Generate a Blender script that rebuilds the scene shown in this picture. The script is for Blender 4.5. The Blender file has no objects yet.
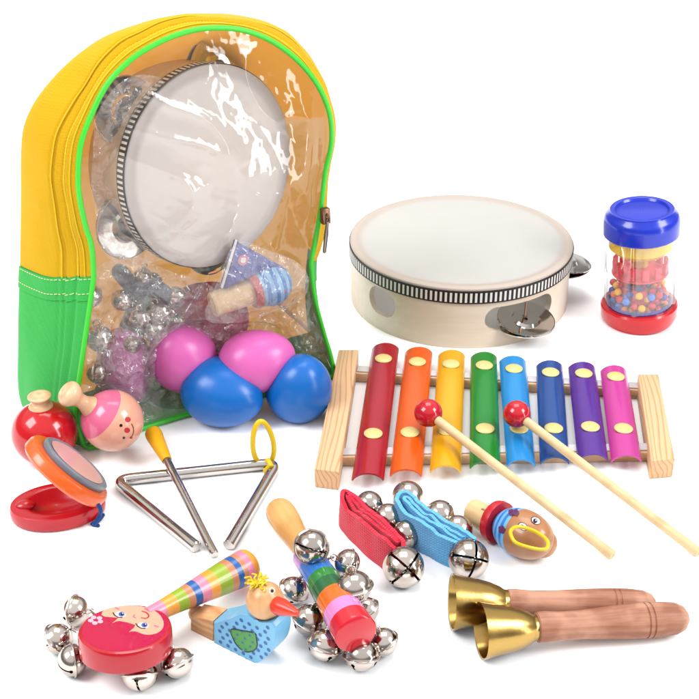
import bpy, bmesh, math, random
from mathutils import Vector, Matrix, noise
random.seed(7)
PI = math.pi
V = Vector
# ------------------------------------------------------------------ camera model (centimetres; photo pixels 699 x 699)
PITCH = math.radians(30); F = 1250.0; SC = 13.6; D = F / SC
CAM = V((0, -D * math.cos(PITCH), D * math.sin(PITCH)))
FW = V((0, math.cos(PITCH), -math.sin(PITCH))); UP = V((0, math.sin(PITCH), math.cos(PITCH))); RT = V((1, 0, 0))
def ray(px, py): return (FW * F + RT * (px - 349.5) - UP * (py - 349.5)).normalized()
def G(px, py, z=0.0):
    d = ray(px, py); return CAM + d * ((z - CAM.z) / d.z)
def onplane(px, py, P, N):
    d = ray(px, py); return CAM + d * ((P - CAM).dot(N) / d.dot(N))
def onsphere(px, py, c, r):
    d = ray(px, py); oc = CAM - c; b = oc.dot(d); q = b * b - oc.length_squared + r * r
    return CAM + d * (-b - math.sqrt(max(q, 0.0)))
def cmpx(P): return F / (P - CAM).dot(FW)          # pixels per cm at P
# ------------------------------------------------------------------ scene helpers
scene = bpy.context.scene
COL = scene.collection
W = {}
def setm(o, M):
    M = M.copy(); M.translation = M.translation * 0.01; o.matrix_basis = M
def thing(name, label, cat, loc, group=None):
    o = bpy.data.objects.new(name, None); COL.objects.link(o)
    o.empty_display_size = 0.01
    W[o] = Matrix.Translation(V(loc)); setm(o, W[o])
    o['label'] = label; o['category'] = cat
    if group: o['group'] = group
    return o
class MB:
    def __init__(s): s.v = []; s.f = []; s.m = []
    def add(s, vf, M=None, mat=0):
        n = len(s.v); vs, fs = vf
        s.v += [(M @ V(p)) if M else V(p) for p in vs]
        s.f += [tuple(i + n for i in f) for f in fs]; s.m += [mat] * len(fs)
        return s
    def mesh(s, name, mats, off=V((0, 0, 0)), sharp=35, recalc=True):
        me = bpy.data.meshes.new(name)
        me.from_pydata([tuple((p - off) * 0.01) for p in s.v], [], s.f)
        for m in (mats if isinstance(mats, (list, tuple)) else [mats]): me.materials.append(m)
        me.polygons.foreach_set('material_index', s.m)
        if recalc:
            bm = bmesh.new(); bm.from_mesh(me); bmesh.ops.recalc_face_normals(bm, faces=bm.faces); bm.to_mesh(me); bm.free()
        me.polygons.foreach_set('use_smooth', [True] * len(me.polygons))
        if sharp: me.set_sharp_from_angle(angle=math.radians(sharp))
        me.update(); return me
def part(name, mb, mats, parent=None, M=None, label=None, sharp=35, recalc=True):
    """mb in world cm when M is None, else in the local frame M (world cm)."""
    if isinstance(mb, bpy.types.Mesh):
        me = mb
    elif M is None:
        off = W[parent].translation if parent else V((0, 0, 0))
        me = mb.mesh(name, mats, off, sharp, recalc); M = Matrix.Translation(off)
    else:
        me = mb.mesh(name, mats, V((0, 0, 0)), sharp, recalc)
    o = bpy.data.objects.new(name, me); COL.objects.link(o); W[o] = M.copy()
    if parent:
        o.parent = parent; setm(o, W[parent].inverted() @ M)
    else: setm(o, M)
    if label: o['label'] = label
    return o
def tag(o, label, cat, group=None):
    o['label'] = label; o['category'] = cat
    if group: o['group'] = group
    return o
def frame(o, x, up=(0, 0, 1)):
    x = V(x).normalized(); z = V(up); z = (z - x * z.dot(x)).normalized(); y = z.cross(x)
    M = Matrix.Identity(4)
    for i in range(3): M[i][0] = x[i]; M[i][1] = y[i]; M[i][2] = z[i]; M[i][3] = o[i]
    return M
def frame_z(o, z, xh=(1, 0, 0)):
    z = V(z).normalized(); x = V(xh); x = (x - z * x.dot(z))
    if x.length < 1e-4: x = V((0, 1, 0)) - z * z.y
    x.normalize(); y = z.cross(x); M = Matrix.Identity(4)
    for i in range(3): M[i][0] = x[i]; M[i][1] = y[i]; M[i][2] = z[i]; M[i][3] = o[i]
    return M
# ------------------------------------------------------------------ shapes -> (verts, faces)
def lathe(prof, n=48, close=False, a0=0, a1=2 * PI):
    full = abs(a1 - a0 - 2 * PI) < 1e-6; vs = []; rings = []
    for r, z in prof:
        if r < 1e-6: rings.append([len(vs)]); vs.append((0, 0, z))
        else:
            k = n if full else n + 1
            rings.append(list(range(len(vs), len(vs) + k)))
            for i in range(k):
                a = a0 + (a1 - a0) * i / n; vs.append((r * math.cos(a), r * math.sin(a), z))
    fs = []; pr = list(zip(rings, rings[1:]))
    if close: pr.append((rings[-1], rings[0]))
    for A, B in pr:
        for i in range(n):
            j = (i + 1) % n if full else i + 1
            if len(A) == 1 and len(B) == 1: continue
            if len(A) == 1: fs.append((A[0], B[i], B[j]))
            elif len(B) == 1: fs.append((A[i], A[j], B[0]))
            else: fs.append((A[i], A[j], B[j], B[i]))
    return vs, fs
def ball(c=(0, 0, 0), r=(1, 1, 1), n=32):
    if not isinstance(r, (tuple, list)): r = (r, r, r)
    p = [(math.sin(PI * i / (n // 2)), -math.cos(PI * i / (n // 2))) for i in range(n // 2 + 1)]; p[0] = (0, -1); p[-1] = (0, 1)
    vs, fs = lathe(p, n); return [(c[0] + x * r[0], c[1] + y * r[1], c[2] + z * r[2]) for x, y, z in vs], fs
def tube(pts, rad, n=14, cap='round', closed=False):
    pts = [V(p) for p in pts]; N = len(pts)
    if not isinstance(rad, (list, tuple)): rad = [rad] * N
    rad = list(rad)
    if cap == 'round' and not closed:
        t0 = (pts[0] - pts[1]).normalized(); t1 = (pts[-1] - pts[-2]).normalized()
        a = [(pts[0] + t0 * rad[0] * math.sin(q), rad[0] * math.cos(q)) for q in (PI * .47, PI * .38, PI * .25, PI * .12)]
        b = [(pts[-1] + t1 * rad[-1] * math.sin(q), rad[-1] * math.cos(q)) for q in (PI * .12, PI * .25, PI * .38, PI * .47)]
        pts = [p for p, _ in a] + pts + [p for p, _ in b]; rad = [q for _, q in a] + rad + [q for _, q in b]; N = len(pts)
    vs = []; prev = None
    for i in range(N):
        if closed: t = (pts[(i + 1) % N] - pts[i - 1]).normalized()
        else: t = (pts[min(i + 1, N - 1)] - pts[max(i - 1, 0)]).normalized()
        if prev is None:
            a = V((0, 0, 1)) if abs(t.z) < .9 else V((1, 0, 0)); u = (a - t * a.dot(t)).normalized()
        else: u = (prev - t * prev.dot(t)).normalized()
        prev = u; w = t.cross(u)
        for k in range(n):
            q = 2 * PI * k / n; vs.append(pts[i] + (u * math.cos(q) + w * math.sin(q)) * rad[i])
    fs = []
    for i in range(N if closed else N - 1):
        j = (i + 1) % N
        for k in range(n):
            l = (k + 1) % n; fs.append((i * n + k, i * n + l, j * n + l, j * n + k))
    if not closed: fs.append(tuple(range(n - 1, -1, -1))); fs.append(tuple((N - 1) * n + k for k in range(n)))
    return vs, fs
def from_bm(bm):
    bm.verts.index_update(); r = [v.co.copy() for v in bm.verts], [tuple(v.index for v in f.verts) for f in bm.faces]; bm.free(); return r
def hexa(c8, bev=.1, seg=2):
    """8 corners: bottom 4 (ccw) then top 4"""
    bm = bmesh.new(); v = [bm.verts.new(p) for p in c8]
    for f in ((3, 2, 1, 0), (4, 5, 6, 7), (0, 1, 5, 4), (1, 2, 6, 5), (2, 3, 7, 6), (3, 0, 4, 7)): bm.faces.new([v[i] for i in f])
    if bev: bmesh.ops.bevel(bm, geom=list(bm.edges), offset=bev, segments=seg, affect='EDGES', profile=.5)
    return from_bm(bm)
def box(x0, x1, y0, y1, z0, z1, bev=.05, seg=2):
    return hexa([(x0, y0, z0), (x1, y0, z0), (x1, y1, z0), (x0, y1, z0), (x0, y0, z1), (x1, y0, z1), (x1, y1, z1), (x0, y1, z1)], bev, seg)
def prism(out, z0, z1, bev=.1, seg=3):
    bm = bmesh.new(); a = [bm.verts.new((x, y, z0)) for x, y in out]; b = [bm.verts.new((x, y, z1)) for x, y in out]; n = len(out)
    bot = bm.faces.new(a[::-1]); top = bm.faces.new(b)
    for i in range(n): bm.faces.new((a[i], a[(i + 1) % n], b[(i + 1) % n], b[i]))
    if bev: bmesh.ops.bevel(bm, geom=list(bot.edges) + list(top.edges), offset=bev, segments=seg, affect='EDGES', profile=.5)
    bmesh.ops.triangulate(bm, faces=[f for f in bm.faces if len(f.verts) > 4])
    return from_bm(bm)
def poly(pts):
    bm = bmesh.new(); f = bm.faces.new([bm.verts.new(p) for p in pts]); bmesh.ops.triangulate(bm, faces=[f]); return from_bm(bm)
def smooth(pts, n, closed=False):
    """Catmull-Rom through pts, resampled to n by arc length"""
    P = [V(p) for p in pts]; N = len(P); out = []
    for i in range(N if closed else N - 1):
        if closed: a, b, c, d = P[i - 1], P[i], P[(i + 1) % N], P[(i + 2) % N]
        else: a, b, c, d = P[max(i - 1, 0)], P[i], P[i + 1], P[min(i + 2, N - 1)]
        for k in range(16):
            t = k / 16; out.append(.5 * ((2 * b) + (c - a) * t + (2 * a - 5 * b + 4 * c - d) * t * t + (3 * b - a - 3 * c + d) * t ** 3))
    out.append(P[0] if closed else P[-1])
    L = [0]
    for a, b in zip(out, out[1:]): L.append(L[-1] + (b - a).length)
    res = []; j = 0; m = n if closed else n - 1
    for i in range(n):
        s = L[-1] * i / m
        while j < len(L) - 2 and L[j + 1] < s: j += 1
        t = (s - L[j]) / max(L[j + 1] - L[j], 1e-9); res.append(out[j].lerp(out[j + 1], min(t, 1)))
    return res
def boolean_cut(me_a, me_b):
    a = bpy.data.objects.new('a', me_a); b = bpy.data.objects.new('b', me_b); COL.objects.link(a); COL.objects.link(b)
    m = a.modifiers.new('b', 'BOOLEAN'); m.operation = 'DIFFERENCE'; m.object = b; m.solver = 'EXACT'; m.use_self = True
    dg = bpy.context.evaluated_depsgraph_get(); dg.update()
    me = bpy.data.meshes.new_from_object(a.evaluated_get(dg)); bpy.data.objects.remove(a); bpy.data.objects.remove(b)
    me.polygons.foreach_set('use_smooth', [True] * len(me.polygons)); me.set_sharp_from_angle(angle=math.radians(30)); return me
# ------------------------------------------------------------------ materials
def lin(c):
    if isinstance(c, str): c = tuple(int(c[i:i + 2], 16) for i in (0, 2, 4))
    return tuple((x / 255 / 12.92 if x / 255 <= .04045 else ((x / 255 + .055) / 1.055) ** 2.4) for x in c) + (1,)
KA = .62
def alb(c, k=1):
    r = lin(c); return tuple(min(x * KA * k, .9) for x in r[:3]) + (1,)
class NT:
    def __init__(s, name):
        s.m = bpy.data.materials.new(name); s.m.use_nodes = True; s.t = s.m.node_tree; s.t.nodes.clear()
        s.out = s.t.nodes.new('ShaderNodeOutputMaterial')
    def n(s, typ, **k):
        nd = s.t.nodes.new(typ)
        for a, b in k.items():
            if a.startswith('i_'):
                key = a[2:]; key = int(key) if key.isdigit() else key.replace('_', ' ')
                s.set(nd.inputs[key], b)
            else: setattr(nd, a, b)
        return nd
    def set(s, inp, b):
        if isinstance(b, bpy.types.NodeSocket): s.t.links.new(b, inp)
        elif isinstance(b, bpy.types.Node): s.t.links.new(b.outputs[0], inp)
        else: inp.default_value = b
    def math(s, op, a, b=0.0, c=None):
        nd = s.t.nodes.new('ShaderNodeMath'); nd.operation = op; s.set(nd.inputs[0], a); s.set(nd.inputs[1], b)
        if c is not None: s.set(nd.inputs[2], c)
        return nd.outputs[0]
    def mix(s, f, a, b):
        nd = s.t.nodes.new('ShaderNodeMix'); nd.data_type = 'RGBA'; s.set(nd.inputs[0], f); s.set(nd.inputs[6], a); s.set(nd.inputs[7], b); return nd.outputs[2]
    def obj(s): return s.n('ShaderNodeTexCoord').outputs['Object']
    def sep(s, v): return s.n('ShaderNodeSeparateXYZ', i_0=v).outputs
    def mapping(s, v, sc): return s.n('ShaderNodeMapping', i_Vector=v, i_Scale=sc).outputs[0]
    def noise(s, v, scale, det=3, rough=.5): return s.n('ShaderNodeTexNoise', i_Vector=v, i_Scale=scale, i_Detail=det, i_Roughness=rough).outputs[0]
    def ramp(s, f, stops, interp='LINEAR'):
        nd = s.t.nodes.new('ShaderNodeValToRGB'); nd.color_ramp.interpolation = interp; e = nd.color_ramp.elements
        e[0].position = stops[0][0]; e[0].color = stops[0][1]; e[1].position = stops[1][0]; e[1].color = stops[1][1]
        for p, c in stops[2:]: q = e.new(p); q.color = c
        s.set(nd.inputs[0], f); return nd.outputs[0]
    def bump(s, h, st=.3, dist=.0005): return s.n('ShaderNodeBump', i_Height=h, i_Strength=st, i_Distance=dist).outputs[0]
    def principled(s, col, rough=.4, metal=0, nrm=None, coat=0, spec=.5, **k):
        p = s.n('ShaderNodeBsdfPrincipled'); s.set(p.inputs['Base Color'], col); s.set(p.inputs['Roughness'], rough)
        s.set(p.inputs['Metallic'], metal); s.set(p.inputs['Coat Weight'], coat * .6); s.set(p.inputs['Specular IOR Level'], spec * .7)
        p.inputs['Coat Roughness'].default_value = .05
        if nrm: s.set(p.inputs['Normal'], nrm)
        for a, b in k.items(): s.set(p.inputs[a.replace('_', ' ')], b)
        s.t.links.new(p.outputs[0], s.out.inputs[0]); return p
def plastic(name, c, rough=.25, coat=0, spec=.5, k=1, var=.04, sss=0):
    t = NT(name); o = t.obj(); n = t.noise(o, 60, 4)
    a = alb(c, k); b = tuple(x * (1 - var * 3) for x in a[:3]) + (1,)
    p = t.principled(t.mix(n, b, a), t.math('ADD', rough - .04, t.math('MULTIPLY', n, .08)), 0, t.bump(t.noise(o, 500, 3), .06, .0002), coat, spec)
    if sss: p.inputs['Subsurface Weight'].default_value = sss; p.inputs['Subsurface Radius'].default_value = (.01, .006, .004); p.inputs['Subsurface Scale'].default_value = .5
    return t.m
def wood(name, c1, c2, axis=0, sc=1.0, rough=.5, coat=0, bands=1.0, spec=.3):
    t = NT(name); o = t.obj(); s = [90 * sc] * 3; s[axis] = 7 * sc
    v = t.mapping(o, tuple(s)); n = t.noise(v, 1.0, 5, .6)
    s2 = [420 * sc] * 3; s2[axis] = 16 * sc; f = t.noise(t.mapping(o, tuple(s2)), 1.0, 3, .6)
    w = t.n('ShaderNodeTexWave', wave_type='RINGS', rings_direction='XYZ'[axis], i_Vector=o, i_Scale=60 * sc * bands, i_Distortion=3.0, i_Detail=2.0, i_Detail_Scale=1.0)
    a = alb(c1); b = alb(c2)
    g = t.math('ADD', t.math('MULTIPLY', n, .6), t.math('MULTIPLY', w.outputs[1], .25)); g = t.math('ADD', g, t.math('MULTIPLY', f, .3))
    col = t.ramp(g, [(.42, b), (.7, a)])
    t.principled(col, rough, 0, t.bump(g, .15, .0003), coat, spec); return t.m
def pine(name, c1, c2, axis):
    t = NT(name); o = t.obj(); s = [1, 1, 1]; s[axis] = .12
    v = t.mapping(o, tuple(s)); d = t.noise(v, 40, 2)
    sx = t.sep(o); other = [i for i in range(3) if i != axis]
    g = t.math('ADD', t.math('MULTIPLY', sx[other[0]], 330), t.math('ADD', t.math('MULTIPLY', sx[other[1]], 60), t.math('MULTIPLY', d, 7)))
    fr = t.math('FRACT', g)
    f2 = t.noise(t.mapping(o, tuple(60 if i == axis else 900 for i in range(3))), 1.0, 3)
    col = t.ramp(t.math('ADD', t.math('MULTIPLY', fr, .8), t.math('MULTIPLY', f2, .25)), [(.15, alb(c1)), (.6, alb(c1)), (.85, alb(c2)), (1, alb(c1))])
    t.principled(col, .55, 0, t.bump(f2, .15, .0003), 0, .3); return t.m
def metal(name, c, rough=.1, k=1, bump=.03, scale=120):
    t = NT(name); o = t.obj(); n = t.noise(o, scale, 3)
    rv = t.n('ShaderNodeObjectInfo').outputs['Random']; hv = t.n('ShaderNodeHueSaturation', i_Color=lin(c)); t.set(hv.inputs['Value'], t.math('ADD', t.math('MULTIPLY_ADD', rv, .25, .78), t.math('MULTIPLY', t.noise(o, 260, 5, .7), .12)))
    t.principled(hv.outputs[0], t.math('ADD', rough * .7, t.math('MULTIPLY', n, rough * .6)), 1, t.bump(n, bump, .001)); return t.m
def stripes(name, stops, axis=0, rough=.3, coat=.4):
    """stops: list of (cm position from the local origin, colour)"""
    t = NT(name); o = t.obj(); L = stops[-1][0] + 1.0; x = t.sep(o)[axis]
    f = t.math('DIVIDE', x, L * .01)
    st = [(max(0, p / L), alb(c)) for p, c in stops]
    col = t.ramp(f, st, 'CONSTANT'); s = [60] * 3; s[axis] = 8; n = t.noise(t.mapping(o, tuple(s)), 1.5, 4)
    col = t.mix(t.math('MULTIPLY', n, .3), col, tuple(x * .75 for x in (1, .93, .85)) + (1,)) if False else col
    hs = t.n('ShaderNodeHueSaturation', i_Color=col); t.set(hs.inputs['Value'], t.math('ADD', .88, t.math('MULTIPLY', n, .22)))
    t.principled(hs.outputs[0], rough, 0, t.bump(n, .08, .0003), coat); return t.m
def fabric(name, c, k=1, scale=1700, st=.22, rough=.85):
    t = NT(name); o = t.obj(); n = t.noise(o, 25, 3); a = alb(c, k); b = tuple(x * .86 for x in a[:3]) + (1,)
    x = t.sep(o)
    wv = t.math('ADD', t.math('SINE', t.math('MULTIPLY', x[2], scale * 2.6)), t.math('SINE', t.math('MULTIPLY', t.math('ADD', x[0], x[1]), scale * 2.6)))
    big = t.noise(o, 12, 3)
    nb = t.bump(big, .35, .012); b2 = t.n('ShaderNodeBump', i_Height=wv, i_Strength=st, i_Distance=.0002, i_Normal=nb).outputs[0]
    t.principled(t.mix(n, b, a), rough, 0, b2, 0, .2, Sheen_Weight=.15); return t.m
def clear(name, tint=(1, 1, 1, 1), rough=.06, haze=.05, refl=1.0, bsc=30, bst=.4, bd=.01, ior=1.5):
    t = NT(name); o = t.obj(); n = t.noise(o, bsc, 4, .6); nb = t.bump(n, bst, bd)
    tr = t.n('ShaderNodeBsdfTransparent', i_Color=tint); gl = t.n('ShaderNodeBsdfGlossy', i_Roughness=rough, i_Normal=nb); di = t.n('ShaderNodeBsdfTranslucent', i_Color=(.8, .8, .8, 1), i_Normal=nb)
    d2 = t.n('ShaderNodeBsdfDiffuse', i_Color=(.85, .85, .86, 1), i_Normal=nb)
    ge = t.n('ShaderNodeNewGeometry'); dp = t.n('ShaderNodeVectorMath', operation='DOT_PRODUCT'); t.t.links.new(nb, dp.inputs[0]); t.t.links.new(ge.outputs['Incoming'], dp.inputs[1])
    f_ = t.math('POWER', t.math('SUBTRACT', 1.0, t.math('MINIMUM', t.math('ABSOLUTE', dp.outputs[1 if len(dp.outputs) > 1 else 0]), 1.0)), 5.0); fr = t.math('MULTIPLY_ADD', f_, .9, .07)
    m0 = t.n('ShaderNodeMixShader', i_0=.5); t.set(m0.inputs[1], di.outputs[0]); t.set(m0.inputs[2], d2.outputs[0])
    m1 = t.n('ShaderNodeMixShader', i_0=haze); t.set(m1.inputs[1], tr.outputs[0]); t.set(m1.inputs[2], m0.outputs[0])
    m2 = t.n('ShaderNodeMixShader', i_0=t.math('MULTIPLY', fr, refl)); t.set(m2.inputs[1], m1.outputs[0]); t.set(m2.inputs[2], gl.outputs[0])
    t.t.links.new(m2.outputs[0], t.out.inputs[0]); return t.m
CHROME = metal('polished_steel', 'c0bbb6', .10, bump=.02); BELLM = metal('nickel_bell', 'b9aea6', .13, bump=.05, scale=90)
BRASS = metal('brass', 'ac8d50', .24, bump=.12); DARKM = metal('tarnished_wire', '8a6a58', .35)
SLOT = plastic('slot_dark', '1c1512', .6)
PAL = {n: plastic('paint_' + n, c, .28, .3) for n, c in dict(black='151314', white='fbfbfb', red='cf1f2c', pinkmark='e87aa0', eyeblue='5a6cc0', peach='f3b79a', magenta='c8134f', green='3f9c3a', dotblue='1f5fae', yellow='f9d21b', lightpink='f6b8cc', brown='7a4a2e', purple='6a2f66').items()}
CORD_Y = plastic('yellow_cord', 'f7cf12', .4)
# ------------------------------------------------------------------ setting
t = NT('white_table'); n_ = t.noise(t.obj(), 8, 2); t.principled(t.mix(n_, (.93, .93, .93, 1), (.95, .95, .95, 1)), .75, 0, None, 0, .2)
g = MB().add(([(-3000, -3000, 0), (3000, -3000, 0), (3000, 3000, 0), (-3000, 3000, 0)], [(0, 1, 2, 3)]))
go = part('ground', g, t.m); go['kind'] = 'structure'; go['label'] = 'plain white surface under all the toys'
# ------------------------------------------------------------------ jingle bells (unit radius, opening to -z, loop at +z)
def bell_mesh(name, cross, flange, loop=True):
    mb = MB(); o = [(0, 1.0)]
    K = 28
    for i in range(1, K):
        a = PI * i / K; r = math.sin(a); z = math.cos(a)
        if flange and abs(z) < .06: r = 1.07
        o.append((r, z))
    o.append((0, -1.0)); inn = [(0, -.93)] + [(.93 * math.sin(PI * i / K), -.93 * math.cos(PI * i / K)) for i in range(1, K)] + [(0, .93)]
    mb.add(lathe(o[::-1], 56)); mb.add(([(-x, y, z) for x, y, z in lathe(inn, 40)[0]], lathe(inn, 40)[1]))
    # inner shell reversed
    me = bpy.data.meshes.new(name)
    n0 = len(lathe(o, 56)[0]); vs = mb.v; fs = list(mb.f)
    bmA = bmesh.new(); 
    for p in vs[:n0]: bmA.verts.new(p)
    bmA.verts.ensure_lookup_table()
    for f in fs:
        if max(f) < n0: bmA.faces.new([bmA.verts[i] for i in f])
    bmesh.ops.recalc_face_normals(bmA, faces=bmA.faces)
    bmB = bmesh.new()
    for p in vs[n0:]: bmB.verts.new(p)
    bmB.verts.ensure_lookup_table()
    for f in fs:
        if min(f) >= n0: bmB.faces.new([bmB.verts[i - n0] for i in f])
    bmesh.ops.recalc_face_normals(bmB, faces=bmB.faces); bmesh.ops.reverse_faces(bmB, faces=bmB.faces)
    tmp = bpy.data.meshes.new('t'); bmB.to_mesh(tmp); bmA.from_mesh(tmp); bmA.to_mesh(me); bmA.free(); bmB.free()
    me.materials.append(BELLM); me.materials.append(SLOT)
    c = MB(); w = .06
    c.add(box(-.93, .93, -w, w, -1.3, -.2, 0))
    if cross: c.add(box(-w, w, -.93, .93, -1.3, -.21, 0))
    for s in (-1, 1):
        for ax in ((0, 1) if cross else (0,)):
            cyl = lathe([(0, 0), (.13, 0), (.13, 1.2), (0, 1.2)], 16)
            d = V((s, 0, -.33)) if ax == 0 else V((0, s, -.33)); c.add(cyl, frame_z(d.normalized() * .5, d))
    cm = bpy.data.meshes.new('c'); cm.from_pydata([tuple(p) for p in c.v], [], c.f)
    bm = bmesh.new(); bm.from_mesh(cm); bmesh.ops.recalc_face_normals(bm, faces=bm.faces); bm.to_mesh(cm); bm.free()
    me = boolean_cut(me, cm); me.name = name
    bm = bmesh.new(); bm.from_mesh(me); e = MB()
    e.add(ball((.1, .05, -.5), .28, 16))
    if loop: e.add(tube([(math.cos(a) * .26, 0, 1.16 + math.sin(a) * .26) for a in [2 * PI * i / 16 for i in range(16)]], .07, 8, closed=True))
    if flange: e.add(tube([(math.cos(a) * 1.04, math.sin(a) * 1.04, 0) for a in [2 * PI * i / 48 for i in range(48)]], .07, 8, closed=True))
    tmp = bpy.data.meshes.new('t2'); tmp.from_pydata([tuple(p) for p in e.v], [], e.f); tmp.materials.append(BELLM)
    for p in tmp.polygons: p.use_smooth = True
    bm.from_mesh(tmp); bm.to_mesh(me); bm.free()
    while len(me.materials) > 2: me.materials.pop()
    for v in me.vertices: v.co *= .01
    return me
BELL_SLIT = bell_mesh('slit_bell', False, True); BELL_CROSS = bell_mesh('cross_bell', True, True); BELL_BIG = bell_mesh('strap_bell', True, False)
def put_bell(root, px, py, rpx, z, up, me, spin=0, name='jingle_bell'):
    """bell with its centre seen at (px,py), height z cm (None: resting on the ground)"""
    s = cmpx(G(px, py)); r = rpx / s
    P = G(px, py, r if z is None else z); M = frame_z(P, up) @ Matrix.Rotation(spin, 4, 'Z') @ Matrix.Scale(r, 4) @ Matrix.Diagonal((1, 1, .9 if me is not BELL_BIG else 1, 1))
    return part(name, me, None, root, M=M), P, r
# ================================================================== BACKPACK
B0 = G(84, 449); B1 = G(333, 379); U = (B1 - B0); U.z = 0; U.normalize()
NB = V((U.y, -U.x, 0))                       # towards the camera, horizontal
lean = math.radians(4); NV = (V((0, 0, 1)) * math.cos(lean) - NB * math.sin(lean)).normalized()   # up the bag's front
NF = U.cross(NV).normalized()
if NF.dot(NB) < 0: NF = -NF
fp = lambda x, y: onplane(x, y, B0, NF)
SPH = []                                     # things leaning on the soft front: (centre, radius)
def dent(P):
    for c, r in SPH:
        d = P - c
        t_ = d.dot(NF); h = d - NF * t_; hl_ = h.length; rr = r + .15
        if hl_ < rr: q = -math.sqrt(rr * rr - hl_ * hl_)
        elif hl_ < rr + 1.6: q = (hl_ - rr) * 2.6
        else: continue
        if t_ > q and t_ < 7: P = c + h + NF * q
    return P
front_px = [(84, 448), (77, 425), (75, 410), (79, 379), (84, 344), (89, 310), (93.5, 276), (91.5, 247), (85, 225), (79, 195), (78, 170), (81, 143), (91, 115), (107, 84), (130, 60), (154, 44.6), (180, 33.5), (208, 28), (242, 30), (273, 42), (300, 63), (319, 88), (329.5, 115), (331, 143), (325, 172), (321, 205), (315, 240), (310.5, 262), (314, 296), (323, 331), (331, 358), (334, 378)]
Lf = 6; Rf = 27
FR = [fp(*p) for p in front_px]
for p in (0, -1): FR[p].z = max(FR[p].z, .3)
NSEG = (24, 110, 20, 44)
f_lo_l = smooth(FR[:Lf + 1], NSEG[0]); f_up = smooth(FR[Lf:Rf + 1], NSEG[1]); f_lo_r = smooth(FR[Rf:], NSEG[2])
bot_px = [(84, 448), (89, 450.5), (100, 448), (118, 440), (143, 431), (188, 417), (225, 407), (267, 396), (305, 386), (328, 380), (334, 378)]
f_bot = smooth([FR[0]] + [V((q.x, q.y, .25)) for q in (G(*p) for p in bot_px[1:-1])] + [FR[-1]], NSEG[3])
BK0 = G(24, 413); dep = (B0 - BK0).dot(NF)
lb = math.radians(-3); NVb = (V((0, 0, 1)) * math.cos(lb) - NB * math.sin(lb)).normalized(); NBk = U.cross(NVb).normalized()
bp_ = lambda x, y: onplane(x, y, BK0, NBk)
back_px = [(33, 419), (23, 408), (18, 386), (18, 345), (18.5, 305), (20, 264), (20.5, 230), (21, 190), (21, 155), (24, 126), (36, 100), (58, 73), (82, 52), (106, 37), (140, 26), (175, 19), (210, 17), (240, 19), (268, 27), (290, 42), (308, 66), (320, 95), (325, 130), (322, 170), (316, 210), (308, 248), (305, 285), (308, 330), (314, 350)]
BKP = [bp_(*p) for p in back_px]; BKP[0].z = max(BKP[0].z, .3); BKP[-1].z = .4
b_lo_l = smooth(BKP[:6], NSEG[0]); b_up = smooth(BKP[5:26], NSEG[1]); b_lo_r = smooth(BKP[25:], NSEG[2])
b_bot = [BKP[0].lerp(BKP[-1], i / (NSEG[3] - 1)) for i in range(NSEG[3])]
ctr = sum(FR, V()) / len(FR)
pigC = G(112.5, 420.5, 2.75)
EGG = [(222, 393, 2.25, 'blue1'), (299, 387, 2.35, 'blue2'), (183, 358, None, 'pink1'), (254, 362, None, 'pink2')]
blue1 = G(222.5, 393, 2.2); blue2 = G(299.5, 387, 2.3)
pink1 = G(181, 356, 4.0); pink2 = G(257, 361, 3.9)
SPH += [(pigC, 2.2), (blue1, 2.4), (blue2, 2.3), (pink1, 2.4), (pink2, 2.5)]
bagroot = thing('backpack', 'childrens backpack with yellow top, green base and clear plastic front packed with toys', 'backpack', (B0 + BK0) / 2)
YEL = fabric('yellow_cloth', 'fbce16', scale=1500); YEL2 = fabric('yellow_zip_tape', 'fbd010', scale=2600); GRN = fabric('green_cloth', '3fc257', scale=1500)
PIPE = plastic('green_piping', '46dd3a', .35, k=1.05); t = NT('lining'); zz = t.math('ADD', t.sep(t.obj())[2], t.math('MULTIPLY', t.noise(t.obj(), 20, 2), .004))
t.principled(t.mix(t.math('GREATER_THAN', zz, .175), alb('c4c4bc'), alb('f4b02c')), .7, 0, t.bump(t.noise(t.obj(), 25, 3), .4, .01), 0, .2); LIN = t.m
def glow_cloth(m, c, f):
    nt_ = m.node_tree; out = [n for n in nt_.nodes if n.type == 'OUTPUT_MATERIAL'][0]; p = out.inputs[0].links[0].from_socket
    tl = nt_.nodes.new('ShaderNodeBsdfTranslucent'); tl.inputs[0].default_value = c; mx = nt_.nodes.new('ShaderNodeMixShader'); mx.inputs[0].default_value = f
    nt_.links.new(p, mx.inputs[1]); nt_.links.new(tl.outputs[0], mx.inputs[2]); nt_.links.new(mx.outputs[0], out.inputs[0])
glow_cloth(LIN, alb('ffb238', 1.3), .4); glow_cloth(YEL, alb('ffb820', 1.3), .3)
NS = 30
def wrk(P, a=.25): return noise.noise(P * .22) * a + noise.noise(P * .6 + V((7, 3, 1))) * a * .35
def gpt(A, Bq, s):
    P = A.lerp(Bq, s); o = (A - ctr); o = (o - NF * o.dot(NF)).normalized()
    e = .55 * math.sin(PI * s) ** .7 if s > 0 else 0
    for s0, w, dd in ((.16, .022, -.22), (.235, .012, .10), (.27, .018, -.14), (.34, .02, -.07)): e += dd * math.exp(-((s - s0) / w) ** 2)
    e += wrk(P, .35) * math.sin(PI * min(s * 1.2, 1))
    return P + o * e
def loft(fa, fb, s0, s1, n, thick=.12):
    S = [s0 + (s1 - s0) * i / n for i in range(n + 1)]; vs = []; fs = []
    for A, Bq in zip(fa, fb):
        A = dent(A)
        for s in S: vs.append(gpt(A, Bq, s))
    m = n + 1
    for i in range(len(fa) - 1):
        for k in range(n): fs.append((i * m + k, (i + 1) * m + k, (i + 1) * m + k + 1, i * m + k + 1))
    return vs, fs
mb = MB().add(loft(f_up, b_up, .0, 1, 90)); part('yellow_side_panel', mb, YEL, bagroot, sharp=None)
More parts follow.
